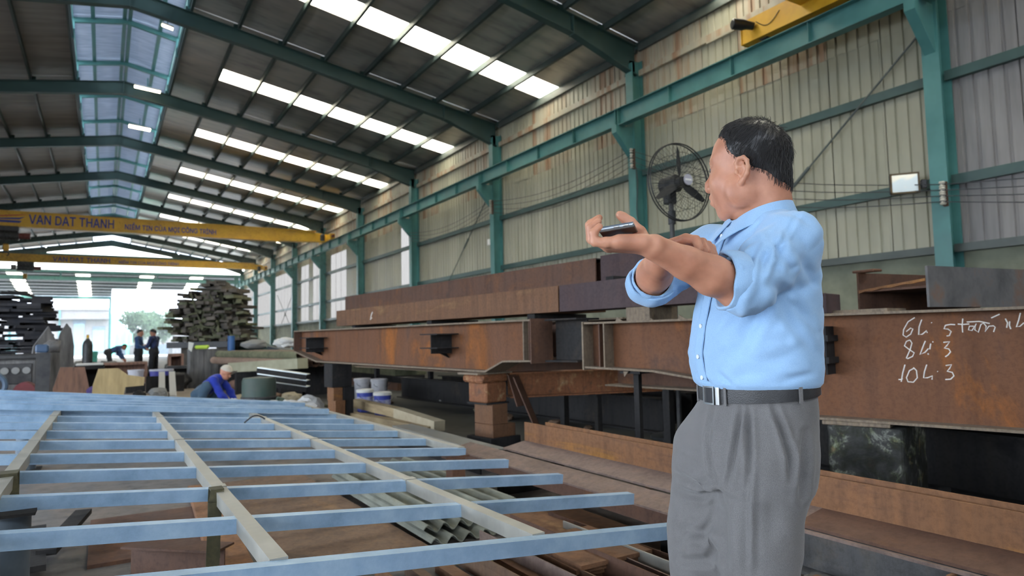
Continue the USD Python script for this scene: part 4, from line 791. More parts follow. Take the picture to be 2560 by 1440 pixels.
# warm bright strips under the monitor, made as glowing lamp bodies
strip_glow_m = M('warm_tube_light', {'e': ('emission', {'color': (1.0, .80, .45), 'strength': 3.0})}, [], surface='e.emission')
for k, (x0, y0, x1, y1, w, lab) in enumerate([(.66, 24.55, 1.43, 24.55, .16, 'middle'), (.63, 29.2, 1.38, 29.2, .30, 'farthest'), (1.12, 19.35, 1.40, 19.35, .10, 'nearest')]):
    t = thing('batten_lamp', 'warm glowing batten lamp under the roof ridge, ' + lab + ' of three', 'lamp')
    part(t, 'housing', bar((x0, y0, 9.64), (x1, y1, 9.58), w + .04, .05), white_m); part(t, 'diffuser', bar((x0 + .01, y0, 9.605), (x1 - .01, y1, 9.545), w, .03), strip_glow_m)
    part(t, 'bracket', bar(((x0 + x1) / 2, y0, 9.62), ((x0 + x1) / 2, y0, 9.95), .03, .03, up=(0, 1, 0)), teal)

# floodlight on the near column
flm = M('floodlight_glass', {'g': ('geometry', {}), 'n': ('noise_texture', {'scale': 5.0, 'detail': 1.0}), 'r': ('rgb_ramp', {'ramp': [(.42, (.62, .68, .66)), (.55, (.85, .78, .60))]}), 'p': ('principled_bsdf', {'roughness': .22, 'metallic': .55})},
        [('g.position', 'n.vector'), ('n.fac', 'r.fac'), ('r.color', 'p.base_color')])
fd = thing('floodlight', 'square black-rimmed floodlight fixed to the wall left of the near column', 'floodlight', (10.50, 5.44, 3.40), math.radians(38))
part(fd, 'housing', rbox((0.06, 0, 0), (.11, .40, .32), bev=.02), black_m); part(fd, 'rim', [box(-.012, -.20, .135, .01, .20, .16), box(-.012, -.20, -.16, .01, .20, -.135), box(-.012, -.20, -.16, .01, -.175, .16), box(-.012, .175, -.16, .01, .20, .16)], mottled('rim_brown', [(.3, (.05, .03, .01)), (.7, (.12, .08, .03))], 9))
part(fd, 'reflector_glass', box(-.004, -.175, -.135, .004, .175, .135), flm); part(fd, 'bracket', [box(.05, -.24, -.02, .09, -.2, .02), box(.05, -.24, -.02, .25, -.22, .02)], black_m); part(fd, 'junction_box', rbox((.10, -.27, -.02), (.10, .08, .14), bev=.01), black_m)

# insulator racks and the cables strung between them
ceram = mottled('insulator_ceramic', [(.3, (.40, .38, .32)), (.7, (.62, .59, .50))], 8, (.3, .5))
def rack(y, zt, zb, lab):
    t = thing('insulator_rack', lab, 'insulator'); n = 4
    part(t, 'back_plate', box(10.655, y - .03, zb - .06, 10.695, y + .03, zt + .05), rust_b)
    for k in range(n):
        z = zt + (zb - zt) * k / (n - 1)
        part(t, 'insulator', lathe([(0, -.045), (.035, -.045), (.045, -.025), (.028, -.008), (.028, .008), (.045, .025), (.035, .045), (0, .045)], 14, (10.60, y, z)), ceram, smooth=40)
        part(t, 'pin', box(10.60, y - .008, z - .052, 10.66, y + .008, z - .045), dark_metal)
rack(4.96, 3.29, 3.03, 'white insulator rack on the column right of the man, under the floodlight'); rack(11.72, 5.52, 5.14, 'insulator rack on the column left of the fan'); rack(18.5, 5.55, 5.2, 'insulator rack on the next column left of the fan')
for k in range(4):
    f = k / 3; pts = [(10.58, -1.7, 3.36 - .26 * f), (10.58, 4.96, 3.29 - .26 * f), (10.58, 11.72, 5.52 - .38 * f), (10.58, 18.5, 5.55 - .35 * f), (10.58, 25.3, 5.5 - .3 * f)]
    ms = []
    for (a, b) in zip(pts[:-1], pts[1:]):
        a = np.array(a); b = np.array(b); s = np.linspace(0, 1, 15)[:, None]; q = a + (b - a) * s; q[:, 2] -= (.30 + .05 * k) * np.sin(PI * s[:, 0]) ; ms.append(q if len(ms) == 0 else q[1:])
    solo('power_cable', tube(np.vstack(ms), .0075, 5), black_m, ['topmost', 'second', 'third', 'lowest'][k] + ' of the four thin cables sagging between the wall insulators', 'cable')
solo('drop_cable', tube([(10.63, 11.60 + .03 * math.sin(z * 5), z) for z in np.linspace(5.1, 2.2, 16)], .012, 5), black_m, 'black cable running down the column left of the fan', 'cable')
# bracing rods on the wall
for a, b, lab in (((10.98, 5.30, 5.86), (10.98, 9.6, 2.30), 'right of the man, behind his head'), ((10.98, 19.30, 5.94), (10.98, 22.5, 3.2), 'in the second bay left of the fan'), ((10.98, 51.5, 4.6), (10.98, 46.3, 1.6), 'in a far bay, leaning one way'), ((10.98, 46.3, 4.6), (10.98, 51.5, 1.6), 'in a far bay, crossing the other')):
    t = thing('bracing_rod', 'diagonal steel bracing rod ' + lab, 'rod'); a = np.array(a); b = np.array(b)
    part(t, 'rod', cyl(a, b, .018, 8), rail_m); m = a + (b - a) * .52; d = (b - a) / np.linalg.norm(b - a); part(t, 'turnbuckle', cyl(m - d * .22, m + d * .22, .034, 8), rail_m)
for k, (y, z) in enumerate([(19.5, 4.3)]): solo('wall_socket', rbox((10.64, 18.72, 4.25), (.05, .12, .2), bev=.01), white_m, 'small white box on the column two bays left of the fan', 'box')

# industrial fan on a tall stand
steelg = plain('fan_black', (.02, .021, .022), .45, .2); wire_m = plain('fan_wire', (.035, .036, .033), .5, .3)
FX, FY, FZ = 5.45, 5.25, 2.84
fan = thing('industrial_fan', 'large black wire-caged pedestal fan behind the steel stack', 'fan', (FX, FY, 0), math.radians(-50.4 + 47.0 - 90 + 0))
# local: axis along +x (blowing), cage radius R
R_ = .435
part(fan, 'cage_rim', [tube([(dx, R_ * math.cos(a), FZ + R_ * math.sin(a)) for a in np.linspace(0, 2 * PI, 49)[:-1]], .008, 6, closed=True) for dx in (-.02, .02)], steelg)
for side, nm in ((1, 'front_guard'), (-1, 'rear_guard')):
    ms = []
    for k in range(48):
        a = 2 * PI * k / 48
        ms.append(tube([(side * (.02 + .11 * (1 - (q / R_) ** 2.5)), q * math.cos(a + (R_ - q) * .5 * side), FZ + q * math.sin(a + (R_ - q) * .5 * side)) for q in np.linspace(.09, R_, 6)], .0022, 4, caps=False))
    for q in (.09, .2, .32): ms.append(tube([(side * (.02 + .11 * (1 - (q / R_) ** 2.5)), q * math.cos(a), FZ + q * math.sin(a)) for a in np.linspace(0, 2 * PI, 33)[:-1]], .0025, 4, closed=True))
    part(fan, nm, ms, wire_m, kind='stuff')
for k in range(3):
    a0 = math.radians(92 + 120 * k); V = []
    rr = np.linspace(.06, .40, 7); w0 = [.05, .075, .085, .085, .075, .06, .03]
    for r_, w in zip(rr, w0):
        for s in (-1, 1):
            an = a0 + s * w / max(r_, .12) * .5; V.append([s * .018 * (1 - r_), r_ * math.cos(an), FZ + r_ * math.sin(an)])
    n = len(V); V = np.array(V); V = np.vstack([V, V + [.004, 0, 0]]); F = []
    for i in range(len(rr) - 1):
        q = 2 * i; F += [[q, q + 2, q + 3], [q, q + 3, q + 1], [n + q, n + q + 3, n + q + 2], [n + q, n + q + 1, n + q + 3], [q, n + q + 2, q + 2], [q, n + q, n + q + 2], [q + 1, q + 3, n + q + 3], [q + 1, n + q + 3, n + q + 1]]
    part(fan, 'blade', tm(V, F), steelg)
part(fan, 'hub', cyl((-.02, 0, FZ), (.05, 0, FZ), .055, 20), steelg, smooth=40); part(fan, 'badge', cyl((.131, 0, FZ), (.139, 0, FZ), .062, 24), plain('badge_silver', (.45, .45, .52), .35, .4), smooth=40)
part(fan, 'badge_mark', [place(box(.139, -.045, FZ - .010, .1405, .045, FZ + .010), (0, 0, 0))], white_m)
part(fan, 'motor', tube([(-.02, 0, FZ), (-.05, 0, FZ), (-.25, 0, FZ), (-.27, 0, FZ)], [.07, .10, .10, .07], 20), steelg, smooth=40); part(fan, 'control_box', rbox((-.17, 0, FZ - .15), (.12, .12, .14), bev=.015), steelg)
part(fan, 'pole', cyl((-.15, 0, .04), (-.15, 0, FZ - .14), .028, 14), dark_metal); part(fan, 'collar', cyl((-.15, 0, FZ - .45), (-.15, 0, FZ - .30), .042, 14), steelg); part(fan, 'base', lathe([(0, 0), (.32, 0), (.32, .03), (.06, .06), (0, .06)], 24, (-.15, 0, 0)), steelg)
# ================================================================== FAR END: junk, tower of scrap, building, tree
brownm = mottled('brown_plate', [(.3, (.12, .07, .05)), (.5, (.24, .13, .09)), (.75, (.32, .17, .11))], 5, (.6, .8), stretch=(4, 4, .6))
tanm = mottled('tan_plate', [(.3, (.30, .22, .10)), (.7, (.48, .36, .18))], 4, (.6, .8), stretch=(3, 3, .6))
greym = mottled('grey_plate', [(.3, (.06, .058, .055)), (.55, (.13, .125, .12)), (.8, (.24, .225, .21))], 4, (.4, .6), metal=.3, stretch=(3, 3, .5))
t = thing('cut_plate', 'brown flame-cut steel plate standing behind the left end of the frame', 'plate'); part(t, 'plate', plate([(-.20, 0), (.14, 0), (.19, .55), (.13, .84), (-.16, .85), (-.24, .55)], .03, (-.36, 11.4, 0), .1), brownm)
t = thing('cut_plate', 'tan flame-cut plate with a beak-like corner standing behind the frame', 'plate'); part(t, 'plate', plate([(-.24, 0), (.10, 0), (.19, .55), (.42, .56), (.43, .68), (.22, .72), (.10, .82), (-.14, .82), (-.2, .6)], .03, (.08, 10.95, 0), .1), tanm)
solo('purple_rag', lump((-.06, 11.2, .50), (.26, .12, .16), 8, 2), plain('purple_cloth', (.05, .03, .12), .8), 'purple rag hanging between the brown and tan plates', 'rag')
solo('rag_stand', cyl((-.06, 11.2, 0), (-.06, 11.2, .46), .02, 8), mill, 'thin post under the purple rag', 'post')
t = thing('propeller_blade', 'tall grey petal-shaped steel piece standing at the left', 'steel piece'); part(t, 'blade', place(plate([(-.12, 0), (.10, 0), (.13, .7), (.12, 1.15), (.06, 1.45), (-.01, 1.54), (-.10, 1.35), (-.17, .9)], .06), (-.60, 13.9, 0), .2, .03), greym)
t = thing('propeller_blade', 'broad grey pointed steel piece beside the tall petal-shaped one', 'steel piece'); part(t, 'blade', place(plate([(-.16, 0), (.16, 0), (.20, .9), (.19, 1.12), (.0, 1.48), (-.18, 1.15), (-.2, .9)], .06), (-.87, 13.45, 0), .3, .05), greym)
solo('pipe_elbow', tube([(-.86, 13.0, .9), (-.82, 12.98, 1.08), (-.72, 12.95, 1.15), (-.60, 12.95, 1.14)], .10, 14), greym, 'grey pipe elbow between the pointed steel pieces', 'pipe', smooth=True)
solo('elbow_stand', cyl((-.86, 13.0, 0), (-.86, 13.0, .88), .04, 10), mill, 'post carrying the grey pipe elbow', 'post')
mc = thing('welding_machine', 'dark cluttered machine at the left edge behind the frame', 'machine', (-1.15, 12.5, 0))
part(mc, 'cabinet', rbox((0, 0, .52), (.62, .6, .9), bev=.03), greym); part(mc, 'top_cover', rbox((0, 0, 1.0), (.66, .62, .08), bev=.02), dark_metal); part(mc, 'panel', rbox((.05, -.305, .75), (.4, .02, .3), bev=.008), dark_metal)
for k in range(3): part(mc, 'gauge', lathe([(0, 0), (.05, 0), (.05, .02), (0, .02)], 14, (0, 0, 0)).apply_transform(trimesh.transformations.rotation_matrix(PI / 2, [1, 0, 0])).apply_translation((-.08 + .13 * k, -.315, .80)), litter_m[1])
part(mc, 'base', box(-.3, -.28, 0, .3, .28, .07), dark_metal)
wl_ = thing('hand_wheel', 'blue rimmed wheel with dark centre at the lower left', 'wheel'); part(wl_, 'rim', tube([(-1.32 + .17 * math.cos(a), 11.55, .62 + .17 * math.sin(a)) for a in np.linspace(0, 2 * PI, 33)[:-1]], .035, 8, closed=True), plain('wheel_blue', (.06, .10, .15), .5)); part(wl_, 'disc', cyl((-1.32, 11.56, .62), (-1.32, 11.60, .62), .16, 24), black_m); part(wl_, 'leg', box(-1.36, 11.58, 0, -1.28, 11.64, .5), dark_metal)
redm = mottled('red_primer', [(.3, (.10, .02, .02)), (.7, (.20, .04, .045))], 5, (.6, .8))
t = thing('red_casting', 'dull red machine casting low at the left', 'casting', (-.92, 11.75, 0)); part(t, 'body', rbox((0, 0, .22), (.3, .3, .44), bev=.05), redm); part(t, 'bearing', cyl((-.02, -.2, .52), (-.02, .15, .52), .13, 18), redm)
t = thing('red_box', 'flat dull red box at the bottom of the left clutter', 'box', (-1.35, 11.3, 0)); part(t, 'body', rbox((0, 0, .17), (.36, .4, .34), bev=.01), redm); part(t, 'lid', rbox((0, 0, .355), (.38, .42, .03), bev=.008), redm)
t = thing('steel_post', 'tall dark steel column piece standing in front of the grey petal shapes', 'post'); part(t, 'shaft', bar((-.70, 11.1, 0.02), (-.70, 11.1, 1.06), .16, .14, up=(0, 1, 0)), dark_metal); part(t, 'foot', rbox((-.70, 11.1, .01), (.3, .3, .02)), dark_metal); part(t, 'blue_cap', rbox((-.72, 11.12, 1.12), (.15, .13, .11), bev=.02), plain('faded_blue', (.05, .09, .16), .6))
gy = thing('gas_cylinder', 'tall dark gas cylinder standing alone left of centre in the distance', 'gas cylinder', (-.38, 21.4, 0))
part(gy, 'body', lathe([(0, 0), (.115, 0), (.12, .03), (.12, 1.15), (.10, 1.24), (.05, 1.30), (.04, 1.33), (0, 1.33)], 20), dark_metal, smooth=40); part(gy, 'valve', lathe([(0, 1.33), (.03, 1.33), (.035, 1.40), (.02, 1.44), (0, 1.44)], 12), plain('brass', (.4, .33, .12), .4, .8)); part(gy, 'valve_wheel', cyl((.0, -.07, 1.39), (.0, -.03, 1.39), .035, 12), yellow)
# dark stack at the left edge
ds = thing('scrap_stack', 'tall dark stack of steel profiles and offcuts at the left edge', 'stack'); sr = random.Random(21)
stackm = mottled('dark_stack_steel', [(.3, (.016, .017, .022)), (.6, (.04, .038, .04)), (.8, (.075, .06, .05))], 4, (.7, .9), vary=.3, spec=.2)
for k in range(42):
    z = .03 + k * .049; n_ = 2 + k % 2
    for i in range(n_):
        part(ds, 'profile', rbox((-2.05 + .62 * (i + .5) * 2 / n_ + sr.uniform(-.1, .1), 15 + sr.uniform(-.15, .15), z), (1.1 / n_ * sr.uniform(.7, 1.25), sr.uniform(.4, 1.1), .047), sr.uniform(-.3, .3)), stackm)
for k in range(7):
    part(ds, 'loose_bar', bar((-2.0 + .1 * k, 14.9, 2.09 + .012 * k), (-1.25 + .03 * k, 15.1, 2.16 - .02 * k), .05, .03), dark_metal)
# floor pieces in the middle distance
beige = mottled('beige_floor_plate', [(.3, (.22, .18, .14)), (.7, (.34, .28, .22))], 2, (.7, .9))
solo('floor_plate', box(.62, 15.2, .0, 1.95, 19.8, .02), beige, 'pale beige steel floor plate behind the crouching worker', 'plate')
lg = plain('light_galv', (.42, .42, .40), .5, .2)
for k in range(2): solo('light_channel', rbox((1.13 + .21 * k, 17.0 - .05 * k, .22), (.13, 1.9, .10), -.06, 0, .24), lg, ['left', 'right'][k] + ' pale steel channel of the pair propped on a bar near the standing workers', 'channel')
solo('prop_bar', rbox((1.25, 17.75, .20), (.8, .08, .4)), mill, 'dark low block propping the two pale channels', 'block')
drum_w = plain('drum_white', (.48, .48, .52), .5); drum_b = plain('drum_blue', (.05, .05, .26), .5)
for k, (x, y, m, lab) in enumerate([(.67, 18.5, drum_w, 'white and blue bucket left of the standing workers'), (1.28, 18.15, drum_b, 'blue drum on its side of the pair right of the standing workers'), (1.12, 18.3, drum_b, 'blue drum half hidden by its neighbour near the workers')]):
    t = thing('bucket', lab, 'bucket', (x, y, 0)); part(t, 'body', lathe([(0, 0.2), (.15, .2), (.17, .5), (.17, .52), (0, .52)], 18), m, smooth=40); part(t, 'rim', lathe([(.165, .50), (.18, .50), (.18, .54), (.165, .54), (.165, .50)], 18), drum_w); part(t, 'block', box(-.2, -.15, 0, .2, .15, .2), mill)
# workbenches, boxes around the workers
for k, (x, y, w, d, h, m, lab) in enumerate([(.55, 23.5, 1.2, .5, .62, brownm, 'brown box bench left of the standing workers'), (1.85, 22.5, .4, .5, .85, brownm, 'upright brown box right of the standing workers'), (2.1, 20.3, 1.3, .5, .55, dark_metal, 'dark low bench in front of the scrap tower'), (-.5, 20.2, .9, .6, .55, dark_metal, 'dark bench by the gas cylinder'), (-.2, 24.0, 2.0, .5, .40, dark_metal, 'low dark bench row by the gas cylinder'), (-.25, 17.0, .55, .4, .72, mill, 'dark box with a white sheet on top behind the cut plates')]):
    t = thing('work_bench' if k else 'box_bench', lab, 'bench', (x, y, 0)); part(t, 'top', rbox((0, 0, h - .04), (w, d, .08), bev=.01), m)
    for sx in (-1, 1): part(t, 'side', box(sx * (w / 2 - .03) - .03, -d / 2, 0, sx * (w / 2 - .03) + .03, d / 2, h - .08), m)
    part(t, 'back', box(-w / 2, d / 2 - .03, 0, w / 2, d / 2, h - .08), m)
solo('white_sheet', rbox((-.25, 16.95, .745), (.5, .34, .045), bev=.015), lidw, 'white sheet on the dark box behind the cut plates', 'sheet')
for k in range(3): solo('white_tray', rbox((-.05 + .27 * k, 23.9, .42), (.2, .3, .035), bev=.01), lidw, ['left', 'middle', 'right'][k] + ' of three white trays on the low bench row', 'tray')
for k in range(3):
    t = thing('galvanized_pipe', ['top', 'middle', 'lowest'][k] + ' shiny galvanized channel of the bundle left of the tapered girder', 'pipe')
    dz = .73 - .10 * k; part(t, 'channel_back', bar((2.20, 11.62, dz), (2.90, 11.22, dz - .13), .20, .012), plain('shiny_zinc%d' % k, (.62, .68, .68), .3, .8)); part(t, 'channel_side', bar((2.14, 11.52, dz - .045), (2.84, 11.12, dz - .175), .012, .08), mill); part(t, 'end_post', box(2.84 - .02, 11.3 - .02, 0, 2.84 + .02, 11.3 + .02, dz - .18), dark_metal)
t = thing('green_drum', 'dark green round drum in the clutter right of the crouching worker', 'drum', (2.05, 10.85, 0)); part(t, 'body', lathe([(0, 0), (.24, 0), (.25, .03), (.25, .55), (.23, .60), (0, .62)], 22), mottled('drum_green', [(.3, (.02, .05, .04)), (.7, (.06, .075, .06))], 5), smooth=40); part(t, 'hoop', lathe([(.25, .28), (.265, .29), (.265, .31), (.25, .32)], 22), dark_metal)
# mid pile of pipes and steel beyond the girder's left end
pr_ = random.Random(4)
pinkp = mottled('pink_pipe', [(.3, (.20, .13, .09)), (.7, (.34, .23, .17))], 3, (.6, .8)); olivep = mottled('olive_pile', [(.3, (.08, .085, .045)), (.7, (.20, .20, .12))], 5, (.8, .9))
for k in range(14):
    x = 2.75 + .18 * (k % 7) + .09 * (k // 7); z = .62 + .155 * (k // 7) + .087
    solo('steel_pipe', ringpipe((x - .35, 18.6 - .2 * (k % 3), z), (x + .55, 13.6 + .2 * (k % 2), z), .085, .008, 12), [pinkp, olivep, rust_b][k % 3], '%s pipe, %s from left, %s row of the pipe heap beyond the tapered girder' % (['pinkish', 'olive', 'rusty'][k % 3], ['first', 'second', 'third', 'fourth', 'fifth', 'sixth', 'last'][k % 7], ['lower', 'upper'][k // 7]), 'pipe', 'pipes beyond the tapered girder', smooth=40)
for k, (x, y) in enumerate([(3.0, 17.6), (3.55, 14.6)]): solo('pipe_rest', box(x - .6, y - .1, 0, x + .65, y + .1, .61), mill, ['far', 'near'][k] + ' dark rest under the heap of rusty pipes', 'rest')
t = thing('beige_beam', 'long pale beige beam on the floor under the pipe heap', 'beam'); part(t, 'beam', bar((2.35, 15.2, .62), (3.3, 13.2, .72), .25, .2), mottled('beige_beam_paint', [(.3, (.26, .25, .16)), (.7, (.38, .36, .25))], 3, (.7, .9)))
for k, (x, y) in enumerate([(2.5, 14.9), (3.1, 13.6)]): solo('beam_block', box(x - .15, y - .1, 0, x + .15, y + .1, .52 + .05 * k), mill, ['far', 'near'][k] + ' block under the pale beige beam', 'block')
solo('white_bag', lump((3.35, 14.9, 1.12), (.5, .3, .22), 31, 3, .5), litter_m[0], 'white plastic bag on top of the pipe heap', 'bag', smooth=True)
solo('grey_sack', lump((3.0, 16.5, 1.1), (.55, .4, .22), 33, 3, .3), litter_m[1], 'grey sack on the pipe heap', 'sack', smooth=True)
bp = thing('blue_pipe', 'upright blue pipe in front of the scrap tower', 'pipe', (3.1, 20.45, 0)); part(bp, 'pipe', ringpipe((0, 0, .02), (0, 0, 1.34), .095, .008, 18), plain('pipe_blue', (.04, .12, .30), .5), smooth=40); part(bp, 'foot', rbox((0, 0, .01), (.3, .3, .02)), mill)
solo('lime_sheet', place(plate([(-.05, .10), (-.17, .13), (-.18, -.05), (-.10, -.13)], .02), (2.0, 18.72, 1.06)), lidw, 'white folded end of the lime plastic sheet', 'sheet')
solo('lime_roll', rbox((2.14, 18.7, 1.05), (.34, .12, .09), -.4, bev=.03), plain('lime_plastic', (.45, .62, .06), .5), 'bright lime plastic roll on a dark box in the distance', 'roll')
t = thing('steel_cabinet', 'grey steel cabinet pair under the lime roll', 'cabinet', (2.2, 19.0, 0)); part(t, 'body', rbox((0, 0, .5), (.7, .5, 1.0), bev=.01), greym); part(t, 'door', rbox((-.17, -.26, .5), (.32, .02, .92), bev=.004), greym); part(t, 'door', rbox((.17, -.26, .5), (.32, .02, .92), bev=.004), greym)
# scrap tower: bundles stacked on a trailer-like base
tw = thing('scrap_tower', 'big dark heap of bundled scrap steel stacked high left of the wall columns', 'scrap'); tr = random.Random(8)
towm = mottled('tower_scrap', [(.3, (.05, .043, .035)), (.5, (.11, .093, .075)), (.75, (.20, .17, .135))], 3, (.7, .9), bump=.3, vary=.25)
zs = np.arange(1.25, 3.1, .095)
for z in zs:
    x0 = np.interp(z, [1.2, 1.7, 2.2, 2.7, 3.1], [2.15, 2.0, 2.1, 2.55, 2.95]); x1 = np.interp(z, [1.2, 1.7, 2.2, 2.7, 3.1], [3.95, 3.95, 3.85, 3.75, 3.35])
    n = max(2, int((x1 - x0) / .17))
    for i in range(n):
        x = x0 + (x1 - x0) * (i + .5) / n
        part(tw, 'bundle', rbox((x + tr.uniform(-.05, .05), 24.0 - .6 * (x - 2) + tr.uniform(-.15, .15), z + tr.uniform(-.02, .02)), ((x1 - x0) / n * tr.uniform(.8, 1.5), tr.uniform(1.0, 2.0), tr.uniform(.07, .11)), -.5 + tr.uniform(-.35, .35), tr.uniform(-.15, .15)), [towm, towm, olivep, towm][tr.randrange(4)])
for k in range(22): part(tw, 'tangle', tube([(2.2 + tr.uniform(0, 1.6), 23.0 + tr.uniform(-.6, .4), 1.2 + tr.uniform(0, 1.6)) for _ in range(3)], .03, 5), olivep)
part(tw, 'base_frame', rbox((3.0, 23.6, 1.10), (1.9, 2.2, .18), -.5), dark_metal)
for k, (x, y) in enumerate([(2.35, 23.5), (3.3, 22.9), (2.7, 24.5), (3.6, 24.0)]): part(tw, 'leg', rbox((x, y, .5), (.42, .4, 1.02), -.5, bev=.01), towm)
for k, (x, y, z, w) in enumerate([(4.6, 24.5, .75, 1.6), (5.6, 23.0, .5, 1.8)]):
    t = thing('teal_hopper', ['dark teal sloping chute beside the scrap tower', 'dark blue-green sheet heap in front of the far columns'][k], 'chute'); part(t, 'chute', place(plate([(-w / 2, -z), (w / 2, -z), (w / 2 - .2, .1), (-w / 2, .95 if k == 0 else .5)], .8), (x, y, z), -.5), [teal_dark, mottled('dark_blue_sheet', [(.3, (.015, .03, .045)), (.7, (.04, .06, .08))], 3)][k])
# heaps of rusty stock along the wall in the distance
hr = random.Random(14)
for st_ in range(6):
    y = 16 + 4.2 * st_; x = 6.0 + (st_ % 3) * 1.3
    for k in range(4):
        solo('stock_bar', rbox((x + hr.uniform(-.1, .1), y, .08 + .162 * k), (hr.uniform(.5, .9), 3.6 + hr.uniform(-.6, .4), .16), hr.uniform(-.06, .06)), [rust_b, mill, olivep, rust_d, dark_metal][(k + st_) % 5], '%s bar of the %s stack of rusty stock along the wall in the distance' % (['lowest', 'second', 'third', 'topmost'][k], ['nearest', 'second', 'third', 'fourth', 'fifth', 'farthest'][st_]), 'steel stock', 'steel stock along the far wall')
scrap('far_clutter', 'dark clutter on the floor around the far workers', 'clutter', [(hr.uniform(-3, 3.2), hr.uniform(16, 34)) for _ in range(46)], 'clutter around the far workers', [dark_metal, litter_m[1], mill, litter_m[3], dark_metal, brownm], .2, .75, .8)
solo('teal_bin', lathe([(0, 0), (.25, 0), (.3, .8), (.28, .84), (0, .85)], 16, (-.55, 40.0, 0)), plain('bin_teal', (.06, .42, .34), .5), 'teal plastic bin in front of the far building', 'bin')
solo('yellow_sack', lump((-2.0, 40, .35), (1.2, .5, .75), 5, 2), plain('sack_yellow', (.6, .45, .06), .7), 'yellow sack heap in front of the far building', 'sack')
# building, net and tree outside
wallm = mottled('building_render', [(.3, (.15, .14, .135)), (.7, (.19, .178, .17))], .6, (.8, .9)); tdoor = plain('door_teal', (.17, .27, .28), .5); wframe = plain('window_dark', (.12, .15, .18), .3)
bd = thing('office_building', 'pale single-storey building with teal doors beyond the open end', 'building')
part(bd, 'wall', box(-16, 90, -.3, .48, 96, 5.15), wallm); part(bd, 'parapet', box(-16.1, 89.85, 5.15, .58, 96.1, 5.45), wallm)
for x, w, z0, z1, nm in ((-2.45, 1.0, 0, 3.6, 'door'), (-.55, 1.15, .4, 2.9, 'door'), (-8.6, 1.0, 0, 2.6, 'door')): part(bd, nm, box(x - w / 2, 89.93, z0, x + w / 2, 89.99, z1), tdoor); 
for x, z0, z1 in ((-2.45, 3.6, 4.05), (-6.3, 2.75, 3.5), (-.55, 2.95, 3.3)): part(bd, 'window', box(x - .62, 89.92, z0, x + .62, 89.985, z1), wframe)
for x in (-4.3, -11): part(bd, 'downpipe', cyl((x, 89.9, 0), (x, 89.9, 5.1), .09, 10), teal)
part(bd, 'canopy', box(-5, 89.0, 4.12, .4, 89.99, 4.2), wallm)
netm = M('green_net', {'d': ('translucent_bsdf', {'color': (.30, .85, .66)}), 'b': ('diffuse_bsdf', {'color': (.28, .75, .58)}), 't': ('transparent_bsdf', {'color': (.7, 1, .9)}), 'x': ('mix_closure', {'fac': .5}), 'y': ('mix_closure', {'fac': .3})}, [('d.BSDF', 'x.closure1'), ('b.BSDF', 'x.closure2'), ('x.closure', 'y.closure1'), ('t.BSDF', 'y.closure2')], surface='y.closure')
nx = np.linspace(0, 2.6, 22); V = np.array([[.55 + x * .8, 84 + .12 * math.sin(x * 9), z] for z in (0, 4.6) for x in nx]); V[len(nx):, 2] -= nx * .9; V = np.vstack([V, V + [0, .01, 0]]); k = len(nx); i = np.arange(k - 1)
solo('green_net', tm(V, np.vstack([np.stack([i, i + 1, i + k], 1), np.stack([i + 1, i + 1 + k, i + k], 1), np.stack([i + 2 * k, i + 3 * k, i + 1 + 2 * k], 1), np.stack([i + 1 + 2 * k, i + 3 * k, i + 1 + 3 * k], 1)])), netm, 'bright green net hanging beside the far building', 'net')
leafm = M('leaves', {'oi': ('object_info', {}), 'g': ('geometry', {}), 'n': ('noise_texture', {'scale': 1.3}), 'r': ('rgb_ramp', {'ramp': [(.35, (.05, .085, .05)), (.65, (.12, .17, .10))]}), 'd': ('diffuse_bsdf', {}), 't': ('translucent_bsdf', {}), 'x': ('mix_closure', {'fac': .4})},
    [('g.position', 'n.vector'), ('n.fac', 'r.fac'), ('r.color', 'd.color'), ('r.color', 't.color'), ('d.BSDF', 'x.closure1'), ('t.BSDF', 'x.closure2')], surface='x.closure')
barkm = plain('bark', (.10, .08, .06), .9)
def tree(c, h, rx, rz, n, label, seed):
    r = np.random.default_rng(seed); t = thing('broadleaf_tree', label, 'tree', c)
    part(t, 'trunk', tube([(0, 0, 0), (.05, 0, h * .35), (-.1, .05, h * .7)], [.16, .12, .05], 8), barkm)
    for k in range(5): a = r.uniform(0, 6.28); part(t, 'branch', tube([(0, 0, h * (.3 + .07 * k)), (rx * .35 * math.cos(a), rx * .35 * math.sin(a), h * (.5 + .06 * k)), (rx * .7 * math.cos(a), rx * .7 * math.sin(a), h * (.6 + .07 * k))], [.06, .04, .015], 5), barkm)
    # clumps of leaves
    cc = r.normal(size=(26, 3)); cc /= np.linalg.norm(cc, axis=1, keepdims=True); cc = cc * r.uniform(.35, 1, (26, 1)) * [rx, rx, rz] + [0, 0, h - rz]
    p = cc[r.integers(0, 26, n)] + r.normal(size=(n, 3)) * [.42, .42, .3]
    a = r.normal(size=(n, 3)); a /= np.linalg.norm(a, axis=1, keepdims=True); b = np.cross(a, r.normal(size=(n, 3))); b /= np.linalg.norm(b, axis=1, keepdims=True)
    s = r.uniform(.10, .2, (n, 1)); V = np.stack([p - a * s, p + b * s * .5, p + a * s, p - b * s * .5], 1).reshape(-1, 3); q = np.arange(n)[:, None] * 4
    part(t, 'leaves', tm(V, np.vstack([q + [0, 1, 2], q + [0, 2, 3]])), leafm, kind='stuff')
tree((3.4, 95, -.3), 6.3, 2.2, 2.2, 5200, 'green tree outside the open end, left of the other', 3); tree((6.6, 99, -.3), 5.9, 2.4, 1.9, 5200, 'green tree outside the open end, partly behind the scrap tower', 5)
tree((9.9, 84, -.3), 6.5, 1.6, 2.4, 3500, 'yellow-green tree seen through the gap by the last column', 7)
